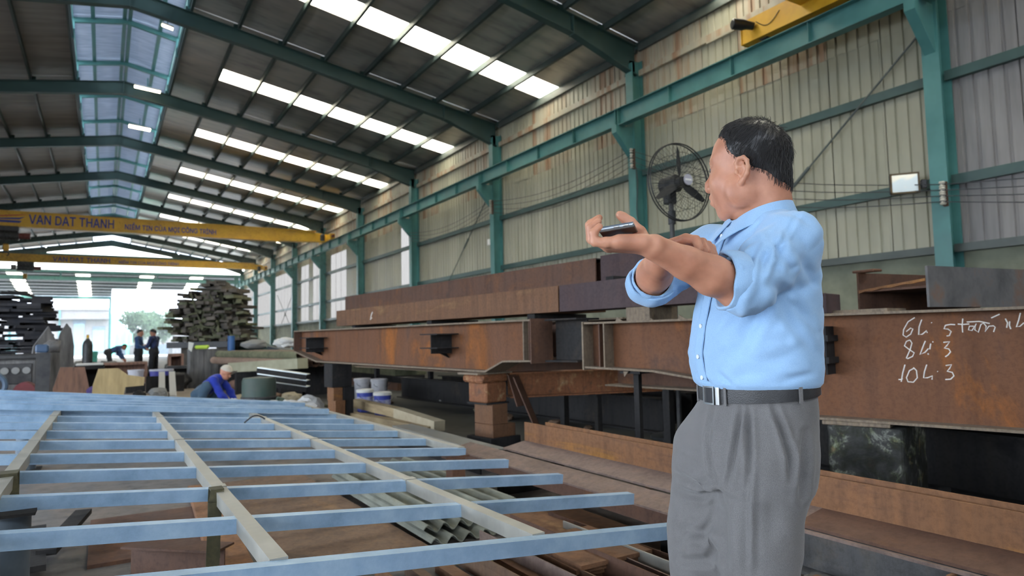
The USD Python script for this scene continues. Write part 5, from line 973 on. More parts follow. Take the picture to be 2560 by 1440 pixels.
for k in range(6): solo('parked_truck' if 0 else 'yard_crate', rbox((1.5 + 1.3 * k, 82 + (k % 3), .55), (1.0, .9, 1.1), .1 * k, bev=.02), [stand_m, greym, tdoor][k % 3], ['bluish crate outside nearest the building', 'grey crate outside, second from the building', 'teal crate outside, third from the building', 'bluish crate outside, fourth from the building', 'grey crate outside, fifth from the building', 'teal crate outside by the scrap tower'][k], 'crate')
solo('yard_wall', box(1.0, 104, -.3, 30, 104.2, 2.6), wallm, kind='structure')
# ================================================================== PEOPLE: smooth bodies from blended bones, meshed by surface nets
class Field:
    """signed distances on a grid; bones and ellipsoids blend smoothly into one continuous surface"""
    def __init__(s, lo, hi, h):
        s.lo = np.asarray(lo, float); s.h = h; s.n = np.ceil((np.asarray(hi, float) - s.lo) / h).astype(int) + 1
        s.f = np.full(s.n, 0.2, np.float32); s.ax = [s.lo[k] + h * np.arange(s.n[k]) for k in range(3)]
    def block(s, lo, hi):
        a = np.clip(np.floor((np.asarray(lo) - s.lo) / s.h).astype(int), 0, s.n); b = np.clip(np.ceil((np.asarray(hi) - s.lo) / s.h).astype(int) + 1, 0, s.n)
        if np.any(b - a <= 0): return None
        sl = tuple(slice(i, j) for i, j in zip(a, b))
        X, Y, Z = np.meshgrid(*[s.ax[k][sl[k]] for k in range(3)], indexing='ij', sparse=True)
        return sl, X, Y, Z
    def blend(s, sl, d, k, op):
        f = s.f[sl]
        if op == 'add':
            if k <= 0: s.f[sl] = np.minimum(f, d)
            else:
                h = np.clip(.5 + .5 * (f - d) / k, 0, 1); s.f[sl] = f + (d - f) * h - k * h * (1 - h)
        else:
            d = -d
            if k <= 0: s.f[sl] = np.maximum(f, d)
            else:
                h = np.clip(.5 - .5 * (f - d) / k, 0, 1); s.f[sl] = f + (d - f) * h + k * h * (1 - h)
    def bone(s, a, b, ra, rb=None, k=.012, op='add', flat=None):
        a = np.asarray(a, float); b = np.asarray(b, float); rb = ra if rb is None else rb; m = max(ra, rb) + 2.5 * k + .03
        q = s.block(np.minimum(a, b) - m, np.maximum(a, b) + m)
        if q is None: return s
        sl, X, Y, Z = q; d = b - a; L = d @ d + 1e-12
        t = np.clip(((X - a[0]) * d[0] + (Y - a[1]) * d[1] + (Z - a[2]) * d[2]) / L, 0, 1)
        dx, dy, dz = X - a[0] - t * d[0], Y - a[1] - t * d[1], Z - a[2] - t * d[2]
        D = np.sqrt(dx * dx + dy * dy + dz * dz)
        if flat is not None:                      # flattened section: distances along 'flat' axis count more
            ax, fac = np.asarray(flat[0], float), flat[1]; c = dx * ax[0] + dy * ax[1] + dz * ax[2]
            D = np.sqrt(np.maximum(D * D + (fac * fac - 1) * c * c, 0))
        s.blend(sl, (D - (ra + (rb - ra) * t)).astype(np.float32), k, op); return s
    def chain(s, pts, rs, k=.008, **kw):
        for i in range(len(pts) - 1): s.bone(pts[i], pts[i + 1], rs[i], rs[i + 1], k, **kw)
        return s
    def ell(s, c, r, R=None, k=.012, op='add'):
        c = np.asarray(c, float); r = np.asarray(r, float); m = r.max() + 2.5 * k + .03; q = s.block(c - m, c + m)
        if q is None: return s
        sl, X, Y, Z = q; x, y, z = X - c[0], Y - c[1], Z - c[2]
        if R is not None: x, y, z = [R[0][i] * x + R[1][i] * y + R[2][i] * z for i in range(3)]
        k0 = np.sqrt((x / r[0]) ** 2 + (y / r[1]) ** 2 + (z / r[2]) ** 2); k1 = np.sqrt((x / r[0] ** 2) ** 2 + (y / r[1] ** 2) ** 2 + (z / r[2] ** 2) ** 2)
        s.blend(sl, (k0 * (k0 - 1) / np.maximum(k1, 1e-6)).astype(np.float32), k, op); return s
    def column(s, table, fvec, k=.02, op='add'):
        """stack of elliptic sections: rows (z, a lateral, b forward, cx, cy); fvec = forward direction"""
        T = np.array(table, float); sl, X, Y, Z = s.block(s.lo, s.lo + s.h * s.n)
        zz = Z.ravel(); from_ = lambda i: np.interp(zz, T[:, 0], T[:, i])[None, None, :]
        a, b, cx, cy = [from_(i) for i in range(1, 5)]
        v = (X - cx) * fvec[0] + (Y - cy) * fvec[1]; u = -(X - cx) * fvec[1] + (Y - cy) * fvec[0]
        q = np.sqrt((u / a) ** 2 + (v / b) ** 2); g = np.sqrt((u / a ** 2) ** 2 + (v / b ** 2) ** 2)
        d = q * (q - 1) / np.maximum(g, 1e-6); d = np.maximum(d, np.maximum(T[0, 0] - Z, Z - T[-1, 0]))
        s.blend(sl, d.astype(np.float32), k, op); return s
    def plane(s, p, n, lo=None, hi=None):
        """keeps what lies behind the plane"""
        q = s.block(s.lo if lo is None else lo, s.lo + s.h * s.n if hi is None else hi)
        if q is None: return s
        sl, X, Y, Z = q; n = np.asarray(n, float) / np.linalg.norm(n)
        s.f[sl] = np.maximum(s.f[sl], ((X - p[0]) * n[0] + (Y - p[1]) * n[1] + (Z - p[2]) * n[2]).astype(np.float32)); return s
    def grid(s):
        return np.stack(np.meshgrid(*s.ax, indexing='ij'), -1)
    def mesh(s):
        f = s.f; ins = f < 0; n = f.shape
        C = tuple(k - 1 for k in n); cnt = np.zeros(C, np.int16); acc = np.zeros(C + (3,), np.float32)
        corner = lambda i, j, k: (slice(i, i + C[0]), slice(j, j + C[1]), slice(k, k + C[2]))
        for ax in range(3):
            for p in range(2):
                for q in range(2):
                    o = [p, q]; o.insert(ax, 0); e = list(o); e[ax] = 1
                    A, B = f[corner(*o)], f[corner(*e)]; m = (A < 0) != (B < 0)
                    if not m.any(): continue
                    t = A[m] / (A[m] - B[m]); P = np.tile(np.array(o, np.float32), (len(t), 1)); P[:, ax] = t
                    acc[m] += P; cnt[m] += 1
        act = cnt > 0; idx = -np.ones(C, np.int64); idx[act] = np.arange(act.sum())
        V = (np.argwhere(act) + acc[act] / cnt[act][:, None]) * s.h + s.lo
        F = []
        for ax in range(3):
            o = [0, 0, 0]; sl0 = [slice(1, n[k] - 1) for k in range(3)]; sl0[ax] = slice(0, n[ax] - 1)
            sl1 = list(sl0); sl1[ax] = slice(1, n[ax])
            A, B = ins[tuple(sl0)], ins[tuple(sl1)]; m = A != B
            if not m.any(): continue
            w = np.argwhere(m) + [1 if k != ax else 0 for k in range(3)]; fl = A[m]
            u, v = [(1, 2), (2, 0), (0, 1)][ax]
            def at(du, dv):
                q = w.copy(); q[:, u] += du; q[:, v] += dv; return idx[q[:, 0], q[:, 1], q[:, 2]]
            Q = np.stack([at(-1, -1), at(0, -1), at(0, 0), at(-1, 0)], 1); Q[~fl] = Q[~fl][:, ::-1]
            F += [Q[:, [0, 1, 2]], Q[:, [0, 2, 3]]]
        m = tm(V, np.vstack(F)); return m
def smooth_mesh(m, n=6):
    """Taubin smoothing with an even-weight neighbour mean"""
    e = m.edges_unique; v = np.array(m.vertices); deg = np.bincount(e.ravel(), minlength=len(v)).clip(1)[:, None]
    for i in range(n):
        for lam in (.5, -.51):
            a = np.zeros_like(v)
            for k in range(3):
                a[:, k] = np.bincount(e[:, 0], v[e[:, 1], k], len(v)) + np.bincount(e[:, 1], v[e[:, 0], k], len(v))
            v = v + lam * (a / deg - v)
    m.vertices = v; return m
def folds(m, lines, side=1):
    """presses soft folds into the cloth: each is a polyline in the wearer's x-z plane with a width and a depth, ridged on both sides"""
    v = np.array(m.vertices); nv = np.array(m.vertex_normals); d = np.zeros(len(v)); face = np.clip((.35 - nv[:, 1]) / .5, 0, 1)
    for pts, w, dep in lines:
        P = np.array(pts); best = np.full(len(v), 9.0); tt = np.zeros(len(v)); n = len(P) - 1
        for i in range(n):
            a, b = P[i], P[i + 1]; e = b - a; q = v[:, [0, 2]] - a; t = np.clip(q @ e / (e @ e), 0, 1); r = np.linalg.norm(q - t[:, None] * e, axis=1)
            c = r < best; best[c] = r[c]; tt[c] = (i + t[c]) / n
        env = np.clip(np.sin(PI * np.clip(tt * .9 + .06, 0, 1)), 0, 1) ** .7
        d += face * env * (-dep * np.exp(-(best / w) ** 2) + .55 * dep * np.exp(-((best - 2.1 * w) / (1.1 * w)) ** 2))
    m.vertices = v + nv * d[:, None]; return m
def nrm(v): v = np.asarray(v, float); return v / np.linalg.norm(v)
skin_m = M('skin', {'t': ('geometry', {}), 'n': ('noise_texture', {'scale': 22.0, 'detail': 5.0}), 'n2': ('noise_texture', {'scale': 420.0, 'detail': 2.0}),
    'r': ('rgb_ramp', {'ramp': [(.3, (.36, .155, .092)), (.5, (.43, .195, .120)), (.7, (.50, .24, .15))]}), 'b': ('bump', {'strength': .12, 'distance': .001}),
    'p': ('principled_bsdf', {'roughness': .48, 'subsurface_weight': .12, 'subsurface_scale': .012, 'subsurface_radius': (1.0, .35, .2), 'specular_ior_level': .45})},
    [('t.position', 'n.vector'), ('t.position', 'n2.vector'), ('n.fac', 'r.fac'), ('r.color', 'p.base_color'), ('n2.fac', 'b.height'), ('b.normal', 'p.normal')])
def cloth(name, c0, c1, scale=320, bump=.25, rough=.85, sheen=.15):
    return M(name, {'g': ('geometry', {}), 'n': ('noise_texture', {'scale': float(scale), 'detail': 3.0}), 'n2': ('noise_texture', {'scale': 8.0, 'detail': 4.0}), 'r': ('rgb_ramp', {'ramp': [(.3, c0), (.7, c1)]}), 'b': ('bump', {'strength': bump, 'distance': .0012}), 'b2': ('bump', {'strength': .2, 'distance': .012}),
        'p': ('principled_bsdf', {'roughness': rough, 'sheen_weight': sheen, 'specular_ior_level': .25})},
        [('g.position', 'n.vector'), ('g.position', 'n2.vector'), ('n.fac', 'r.fac'), ('r.color', 'p.base_color'), ('n.fac', 'b.height'), ('n2.fac', 'b2.height'), ('b2.normal', 'b.normal'), ('b.normal', 'p.normal')])
shirt_m = cloth('blue_shirt', (.26, .43, .66), (.32, .50, .72), 500, .12)
trouser_m = cloth('grey_trousers', (.10, .097, .098), (.19, .184, .18), 900, .3)
leather = M('black_leather', {'g': ('geometry', {}), 'v': ('voronoi_texture', {'scale': 450.0}), 'b': ('bump', {'strength': .5, 'distance': .0008}), 'p': ('principled_bsdf', {'base_color': (.02, .02, .021), 'roughness': .42})}, [('g.position', 'v.vector'), ('v.distance', 'b.height'), ('b.normal', 'p.normal')])
chrome = plain('buckle_steel', (.62, .62, .60), .25, 1.0)
hair_m = plain('black_hair', (.012, .011, .011), .38)
# ================================================================== THE MAN: local frame, x to the picture's right, y away, z up
MO = (1.413, 1.133, 0.0); MROT = -math.radians(51.41)
man = thing('person', 'man in a light blue shirt and grey trousers holding out a phone, looking left', 'person', MO, MROT)
FV = nrm((-.82, -.57, 0)); LV = np.array([-FV[1], FV[0], 0])          # torso faces FV, his left is LV
G = nrm((-.966, .259, 0)); GL = np.array([-G[1], G[0], 0])            # head faces G
HC = np.array([.004, 0, 1.590])
hp = lambda u, v, w: HC + G * u + GL * v + np.array([0, 0, w])
HR = [G, GL, np.array([0, 0, 1.0])]
def head_core(s):
    s.ell(hp(-.010, 0, .018), (.094, .077, .086), HR, 0)
    s.ell(hp(.026, 0, -.050), (.064, .066, .088), HR, .03)
    s.ell(hp(.012, 0, -.088), (.068, .066, .050), HR, .03)
hd_ = Field((-.16, -.15, 1.33), (.15, .15, 1.73), .0027)
head_core(hd_)
hd_.bone(hp(.052, -.014, -.128), hp(.052, .014, -.128), .020, k=.02)                       # chin
for v in (-1, 1):
    hd_.ell(hp(.045, v * .042, -.052), (.036, .030, .036), HR, .02)                         # cheeks
    hd_.ell(hp(-.005, v * .056, -.085), (.040, .020, .042), HR, .02)                        # jaw corner
    hd_.bone(hp(.078, v * .012, .012), hp(.062, v * .050, .010), .011, .008, .014)           # brow ridge
    hd_.ell(hp(.093, v * .032, -.012), (.014, .017, .011), HR, .010, 'sub')                 # eye socket
    hd_.ell(hp(.0695, v * .032, -.013), (.0135, .0145, .0125), HR, .003)                    # eyeball under the lids
    hd_.bone(hp(.084, v * .020, -.006), hp(.074, v * .046, -.007), .0042, .0035, .004)       # upper lid fold
    hd_.bone(hp(.082, v * .022, -.021), hp(.073, v * .044, -.021), .0038, .0032, .005)       # lower lid
    hd_.ell(hp(.087, v * .014, -.058), (.013, .0095, .009), HR, .006)                       # nostril wings
hd_.chain([hp(.076, 0, .004), hp(.083, 0, -.020), hp(.095, 0, -.044), hp(.0975, 0, -.055)], [.009, .010, .0125, .012], .008)   # nose
hd_.bone(hp(.0855, -.014, -.084), hp(.0855, .014, -.084), .0098, k=.008); hd_.bone(hp(.083, -.014, -.099), hp(.083, .014, -.099), .0098, k=.008)   # lips
hd_.bone(hp(.094, -.026, -.0915), hp(.094, .026, -.0915), .0035, k=.004, op='sub'); hd_.bone(hp(.092, -.02, -.112), hp(.092, .02, -.112), .006, k=.008, op='sub')
hd_.chain([hp(-.036, .0, -.050), (.034, .004, 1.46), (.036, .006, 1.38), (.036, .01, 1.34)], [.056, .057, .066, .085], .018)        # neck
hd_.bone(hp(-.06, 0, -.05), (.07, .015, 1.42), .040, .05, .03)
for v in (1, -1):                                                                          # ears
    eb = hp(-.010, v * .073, -.036); eo = GL * v
    E_ = lambda a, b, o=0.0: eb + G * a * .96 + np.array([0, 0, b]) + eo * o
    hd_.ell(E_(-.004, .002, .004), (.016, .007, .027), HR, .006)
    hd_.chain([E_(.012, .004, .004), E_(.012, .018, .008), E_(.004, .029, .011), E_(-.009, .030, .014), E_(-.018, .020, .016), E_(-.020, .004, .016), E_(-.015, -.012, .013), E_(-.007, -.022, .010), E_(.001, -.031, .007)], [.0045, .005, .005, .005, .005, .005, .005, .0055, .008], .004)
    hd_.chain([E_(-.006, .016, .010), E_(-.010, .004, .010), E_(-.006, -.010, .009)], [.004, .004, .0035], .003)
    hd_.ell(E_(.003, -.003, .014), (.008, .008, .010), HR, .004, 'sub'); hd_.ell(E_(.002, .016, .014), (.006, .006, .006), HR, .004, 'sub')
    hd_.ell(E_(.012, -.004, .010), (.005, .005, .007), HR, .003)
head_mesh = smooth_mesh(hd_.mesh(), 5)

# ---- left arm and hand (palm up under the phone)
SHL, ELL, WRL = np.array([.094, -.118, 1.372]), np.array([-.030, -.242, 1.252]), np.array([-.188, -.390, 1.334])
la = Field((-.37, -.50, 1.17), (.18, -.05, 1.47), .0026)
la.chain([SHL, ELL], [.036, .038], .02)
fd_ = nrm(WRL - ELL); mid = ELL + (WRL - ELL) * .30
la.chain([ELL, mid, ELL + (WRL - ELL) * .62, WRL], [.040, .0435, .035, .0275], .012)
la.ell(ELL + np.array([.0, -.005, -.022]), (.03, .03, .026), None, .02)
la.bone(ELL + (WRL - ELL) * .15 + [0, 0, .014], ELL + (WRL - ELL) * .55 + [0, 0, .010], .026, .018, .02)
ex_, ey_, ez_ = nrm((-1, -.16, .055)), nrm((-.14, 1, -.03)), nrm((.05, .03, 1))     # hand: towards the knuckles, towards the thumb side, out of the palm
HP = lambda a, b, c: WRL + ex_ * a + ey_ * b + ez_ * c
for b0, b1 in ((-.014, -.033), (-.005, -.012), (.006, .010), (.014, .030)):
    la.bone(HP(-.004, b0, .004), HP(.098, b1, .002 if abs(b1) < .02 else .005), .0150, .0118, .014)
la.bone(HP(.022, -.024, .008), HP(.068, -.034, .008), .016, .0135, .012)            # heel of the little-finger side
la.bone(HP(.012, .020, .010), HP(.052, .036, .018), .018, .014, .014)               # ball of the thumb
# thumb: rises beside the phone
th = [HP(.016, .026, .016), HP(.030, .042, .040), HP(.052, .044, .062), HP(.074, .040, .078)]
la.chain(th, [.0155, .0135, .0125, .0095], .006); la.ell(HP(.066, .0415, .073), (.010, .011, .010), None, .006)
# four fingers curl up round the far edge of the phone
for i, (b, L0, kk) in enumerate(((-.034, .72, -.010), (-.012, .98, -.002), (.010, 1.12, .004), (.031, 1.10, .012))):
    K = HP(.096, b, .003); P1 = K + ex_ * .034 * L0 + ez_ * (.012 + kk); P2 = P1 + ex_ * .004 + ez_ * .027 * L0; P3 = P2 - ex_ * .017 * L0 + ez_ * .013
    la.chain([K, P1, P2, P3], [.0112, .0100, .0092, .0078], .003)
armL = smooth_mesh(la.mesh(), 4)

# ---- right arm: folded, the hand on the left forearm
SHR, ELR, WRR = np.array([-.096, .135, 1.400]), np.array([-.250, -.028, 1.283]), np.array([-.186, -.200, 1.345])
ra = Field((-.34, -.36, 1.18), (.0, .22, 1.48), .0028)
ra.chain([SHR, ELR], [.048, .045], .02)
ra.chain([ELR, ELR + (WRR - ELR) * .35, ELR + (WRR - ELR) * .7, WRR], [.043, .045, .035, .028], .012)
rx = nrm((.83, -.50, .03)); rz = nrm((.12, .20, 1)); ry = np.cross(rz, rx)
RP = lambda a, b, c: WRR + rx * a + ry * b + rz * c
for b0, b1 in ((-.014, -.030), (-.005, -.010), (.006, .011), (.014, .031)):
    ra.bone(RP(-.004, b0, .004), RP(.080, b1, .012), .0165, .0118, .014)
for i, (b, L0) in enumerate(((-.031, .95), (-.010, 1.05), (.012, 1.0), (.032, .85))):
    K = RP(.080, b, .012); P1 = K + rx * .030 * L0 - rz * .008; P2 = P1 + rx * .012 * L0 - rz * .022; P3 = P2 - rx * .004 - rz * .019 * L0
    ra.chain([K, P1, P2, P3], [.0112, .0102, .0094, .0080], .003)
ra.chain([RP(.012, -.022, .0), RP(.034, -.046, -.008), RP(.058, -.052, -.024), RP(.072, -.046, -.040)], [.0150, .0128, .0118, .009], .006)
armR = smooth_mesh(ra.mesh(), 4)
core = Field((-.26, -.2, .05), (.2, .22, 1.42), .012)
core.column([(.80, .14, .105, -.02, 0), (1.0, .14, .10, 0, 0), (1.2, .15, .11, 0, 0), (1.36, .15, .085, .01, 0), (1.40, .10, .06, .02, 0)], FV, 0)
core.chain([(.02, -.07, .85), (.005, -.075, .5), (.0, -.06, .10)], [.075, .055, .042], .02); core.chain([(-.10, .07, .85), (-.14, .06, .5), (-.15, .07, .10)], [.075, .055, .042], .02)
body = part(man, 'body', cat(head_mesh, armL, armR, smooth_mesh(core.mesh(), 3)), skin_m, smooth=True)

# ---- shirt
SHIRT_FOLDS = [ ([(0.045, 1.256), (0.097, 1.238), (0.15, 1.268)], 0.009, 0.0055), ([(0.049, 1.252), (0.1, 1.205), (0.141, 1.148)], 0.01, 0.006), ([(0.045, 1.252), (0.085, 1.177), (0.133, 1.097)], 0.01, 0.005), ([(0.036, 1.249), (0.02, 1.197), (-0.009, 1.146), (-0.033, 1.109)], 0.014, 0.007), ([(0.025, 1.246), (-0.002, 1.202)], 0.01, 0.005), ([(0.026, 1.353), (0.006, 1.31), (-0.001, 1.261)], 0.008, 0.005), ([(0.047, 1.349), (0.03, 1.301), (0.018, 1.243)], 0.008, 0.006), ([(0.068, 1.341), (0.059, 1.292), (0.039, 1.257)], 0.008, 0.005), ([(0.022, 1.364), (-0.012, 1.339), (-0.028, 1.313)], 0.006, 0.005), ([(0.049, 1.369), (0.076, 1.312), (0.101, 1.274)], 0.009, 0.006), ([(0.101, 1.327), (0.133, 1.278), (0.153, 1.249)], 0.01, 0.005), ([(0.034, 1.42), (0.01, 1.383), (-0.018, 1.356)], 0.006, 0.003), ([(0.119, 1.433), (0.084, 1.372), (0.065, 1.326)], 0.005, 0.003), ([(0.058, 1.445), (0.11, 1.417), (0.143, 1.386)], 0.008, 0.0035), ([(-0.231, 1.243), (-0.193, 1.279)], 0.007, 0.005), ([(-0.169, 1.251), (-0.183, 1.291)], 0.007, 0.005), ([(-0.205, 1.239), (-0.153, 1.274)], 0.007, 0.004), ([(-0.133, 1.047), (-0.098, 1.023)], 0.006, 0.004), ([(-0.081, 1.056), (-0.05, 1.025)], 0.006, 0.004), ([(0.062, 1.04), (0.133, 1.054)], 0.007, 0.004), ([(0.006, 1.075), (0.103, 1.102)], 0.012, 0.004), ([(-0.031, 1.052), (0.049, 1.061)], 0.01, 0.003), ([(-0.064, 1.133), (-0.02, 1.094), (-0.004, 1.057)], 0.014, 0.003) ]
TROUSER_FOLDS = [ ([(-0.028, 0.983), (-0.038, 0.934), (-0.053, 0.858), (-0.067, 0.793)], 0.0055, 0.006), ([(-0.014, 0.986), (-0.016, 0.934), (-0.016, 0.869), (-0.02, 0.804)], 0.0055, 0.0055), ([(0.04, 0.981), (0.056, 0.926), (0.069, 0.871), (0.069, 0.816)], 0.006, 0.006), ([(0.106, 0.92), (0.097, 0.841), (0.09, 0.767)], 0.008, 0.007), ([(-0.197, 0.79), (-0.147, 0.781), (-0.092, 0.805)], 0.008, 0.006), ([(-0.198, 0.745), (-0.139, 0.744), (-0.098, 0.769)], 0.008, 0.005), ([(-0.192, 0.652), (-0.134, 0.657), (-0.097, 0.699)], 0.01, 0.006), ([(-0.195, 0.579), (-0.127, 0.59), (-0.094, 0.641)], 0.01, 0.006), ([(-0.095, 0.968), (-0.11, 0.891), (-0.105, 0.834), (-0.089, 0.768)], 0.005, 0.0035), ([(-0.086, 0.773), (-0.086, 0.674), (-0.082, 0.572)], 0.014, 0.008), ([(-0.012, 0.824), (-0.018, 0.717), (-0.025, 0.602)], 0.006, -0.004), ([(0.026, 0.771), (0.018, 0.682)], 0.02, 0.004), ([(-0.172, 0.691), (-0.205, 0.609)], 0.015, 0.005) ]
sf = Field((-.34, -.33, .96), (.24, .26, 1.50), .0040)
sf.column([(.985, .160, .120, .003, 0), (1.005, .163, .123, .003, 0), (1.025, .178, .143, .003, 0), (1.06, .183, .150, .002, 0), (1.10, .183, .153, 0, 0), (1.17, .180, .147, .006, 0), (1.25, .178, .134, .014, .002), (1.33, .182, .126, .020, .004), (1.385, .172, .104, .022, .005), (1.425, .125, .082, .030, .006), (1.452, .080, .070, .036, .006)], FV, 0)
sf.bone((.036, .006, 1.410), SHL + [.006, -.008, -.008], .050, .058, .03); sf.bone((.03, .006, 1.410), SHR + [.0, .006, -.020], .048, .056, .03)
sf.bone((.085, .045, 1.33), (.090, .02, 1.20), .070, .062, .05)                       # back
ELs = ELL + np.array([.012, .006, .004]); ad = nrm(ELs - SHL)
sf.chain([SHL + [.004, 0, -.004], SHL + (ELs - SHL) * .5 + [.004, 0, -.006], ELs + [.012, .006, -.006]], [.064, .065, .061], .028)
sf.bone(ELs + [.012, -.006, -.006], (-.062, -.262, 1.272), .060, .059, .02)
sf.plane((-.046, -.25, 1.265), nrm((-1, -.5, .04)), (-.2, -.34, 1.14), (.06, -.15, 1.38))
ELr = ELR + (SHR - ELR) * .04; rd = nrm(WRR - ELR)
sf.chain([SHR + [.0, 0, -.006], ELr + [0.004, .004, -.002]], [.064, .060], .025)
sf.bone(ELr + [.002, .002, .0], ELR + (WRR - ELR) * .13, .060, .056, .012)
sf.plane(ELR + (WRR - ELR) * .22, rd, (-.34, -.33, 1.18), (-.12, .0, 1.40))
Pg = sf.grid(); 
f0 = sf.f
# cloth relief: soft pulls across the sleeve and belly
n1 = meshkit.fbm(np.stack([Pg[..., 0] * 9 + Pg[..., 2] * 7, Pg[..., 1] * 9, (Pg[..., 2] - Pg[..., 0] * .8) * 20], -1)[::2, ::2, ::2], 2, 3)
n1 = np.repeat(np.repeat(np.repeat(n1, 2, 0), 2, 1), 2, 2)[:f0.shape[0], :f0.shape[1], :f0.shape[2]]
from scipy.ndimage import gaussian_filter
n1 = gaussian_filter(n1.astype(np.float32), 1.2)
wgt = np.clip((Pg[..., 2] - 1.0) / .1, 0, 1) * (.35 + .65 * np.exp(-((Pg[..., 0] - .05) ** 2 + (Pg[..., 1] + .16) ** 2 + (Pg[..., 2] - 1.27) ** 2) / .02))
sf.f = f0 - ((np.abs(n1 - .5) * 2) ** .8 - .35) * .014 * wgt.astype(np.float32)
# gaps at the cuffs and neck
sf.bone(ELL + fd_ * .004, ELL + fd_ * .20, .0505, .050, .004, 'sub'); sf.bone(ELR + rd * .02, ELR + rd * .2, .0475, .047, .004, 'sub')
sf.bone((.034, .004, 1.415), (.024, .003, 1.50), .066, .072, .006, 'sub')
shirt = part(man, 'shirt', folds(smooth_mesh(sf.mesh(), 4), SHIRT_FOLDS), shirt_m, smooth=True)
# rolled cuffs
def cuff(c, n, r, w, t, sx=(1, 0, 0), wob=.003, seed=0):
    n = nrm(n); a = nrm(np.cross(n, sx)); b = np.cross(n, a); ring = []
    prof = [(0, r), (w * .05, r + t), (w * .5, r + t * 1.25), (w * .95, r + t), (w, r), (w * .9, r - t * .6), (w * .1, r - t * .6)]
    m = len(prof); K = 44; V = []
    for i in range(K):
        an = 2 * PI * i / K; wv = wob * math.sin(3 * an + seed) + wob * .6 * math.sin(7 * an + 2 * seed)
        for q, rr in prof: V.append(np.asarray(c) + n * (q + wv * 1.2) + (a * math.cos(an) + b * math.sin(an)) * (rr + wv))
    F = []
    for i in range(K):
        j = (i + 1) % K
        for k in range(m):
            l = (k + 1) % m; F += [[i * m + k, j * m + k, j * m + l], [i * m + k, j * m + l, i * m + l]]
    mm = tm(V, F); (mm.invert() if mm.volume < 0 else None); return mm
cn = nrm((-1, -.5, .04))
part(shirt, 'rolled_cuff', cuff(np.array([-.046, -.252, 1.265]) - cn * .036, cn, .0605, .045, .0055, seed=1), shirt_m, smooth=True)
part(shirt, 'rolled_cuff', cuff(ELR + rd * -.016, rd, .0565, .050, .0055, seed=2), shirt_m, smooth=True)
# collar: a stand and a folded leaf with points
def collar():
    # angle 0 = his front; ring centre follows the neck
    K = 40; V = []; c0 = np.array([.034, .004, 0]); prof_n = 6
    for i in range(K + 1):
        s = -1 + 2 * i / K; an = s * (PI - .14)                        # from front right round the back to front left, measured from the back
        d = -FV * math.cos(an) + LV * math.sin(an); front = abs(s) ** 3
        zb = 1.436 - .030 * front; zt = zb + .036 - .008 * front + (.012 * (1 - abs(s)))
        rb, rtop = .074 + .010 * front, .071 + .004 * front; drop = .040 + .030 * front ** 2
        lean = nrm(d + FV * (.9 * front))
        p = c0 + d * rb; q = c0 + d * rtop; o = c0 + d * (rtop + .012 + .010 * front) + FV * .022 * front ** 2 + np.array([0, 0, 0])
        rows = [p + [0, 0, zb], q + [0, 0, zt - .004], q + d * .003 + [0, 0, zt], q + d * .007 + [0, 0, zt - .001], o + d * .002 + [0, 0, zt - drop * .55], o + d * (.010 + .008 * front) + FV * .014 * front + [0, 0, zt - drop]]
        V.append(rows)
    V = np.array(V); n0, n1_ = V.shape[:2]; F = []
    for i in range(n0 - 1):
        for k in range(n1_ - 1):
            a, b, c, d = i * n1_ + k, i * n1_ + k + 1, (i + 1) * n1_ + k + 1, (i + 1) * n1_ + k
            F += [[a, b, c], [a, c, d]]
    m = tm(V.reshape(-1, 3), F); m.fix_normals() if False else None
    nv = np.array(m.vertex_normals); T = np.vstack([m.vertices + nv * .0011, m.vertices - nv * .0011]); nn = len(nv); FF = np.array(F)
    E = trimesh.grouping.group_rows(m.edges_sorted, require_count=1); be = m.edges[E]
    side = np.vstack([np.stack([be[:, 0], be[:, 0] + nn, be[:, 1]], 1), np.stack([be[:, 1], be[:, 0] + nn, be[:, 1] + nn], 1)])
    return tm(T, np.vstack([FF, FF[:, ::-1] + nn, side]))
part(shirt, 'collar', collar(), shirt_m, smooth=50)
# placket strip and buttons down the front
def front_at(z, off, lat=0.0):
    T = np.array([(1.025, .178, .143, .003, 0), (1.06, .183, .150, .002, 0), (1.10, .183, .153, 0, 0), (1.17, .180, .147, .006, 0), (1.25, .178, .134, .014, .002), (1.33, .182, .126, .020, .004), (1.385, .172, .104, .022, .005), (1.43, .120, .080, .030, .006)])
    a, b, cx, cy = [np.interp(z, T[:, 0], T[:, i]) for i in range(1, 5)]
    v = b * math.sqrt(max(0, 1 - (lat / a) ** 2)); return np.array([cx, cy, z]) + FV * (v + off) + LV * lat
zz = np.linspace(1.032, 1.418, 26); V = []
for z in zz:
    for lat, off in ((-.016, .0018), (-.015, .0042), (.015, .0042), (.016, .0018)): V.append(front_at(z, off, lat))
F = []
for i in range(len(zz) - 1):
    for k in range(3): a = i * 4 + k; F += [[a, a + 1, a + 5], [a, a + 5, a + 4]]
part(shirt, 'placket', tm(V, F), shirt_m, smooth=40)
btn = plain('shirt_button', (.72, .76, .78), .25)
for z in (1.395, 1.335, 1.26, 1.168, 1.092, 1.04):
    p = front_at(z, .0045); part(shirt, 'button', cyl(p, p + FV * .0022, .0055, 14), btn, smooth=40)
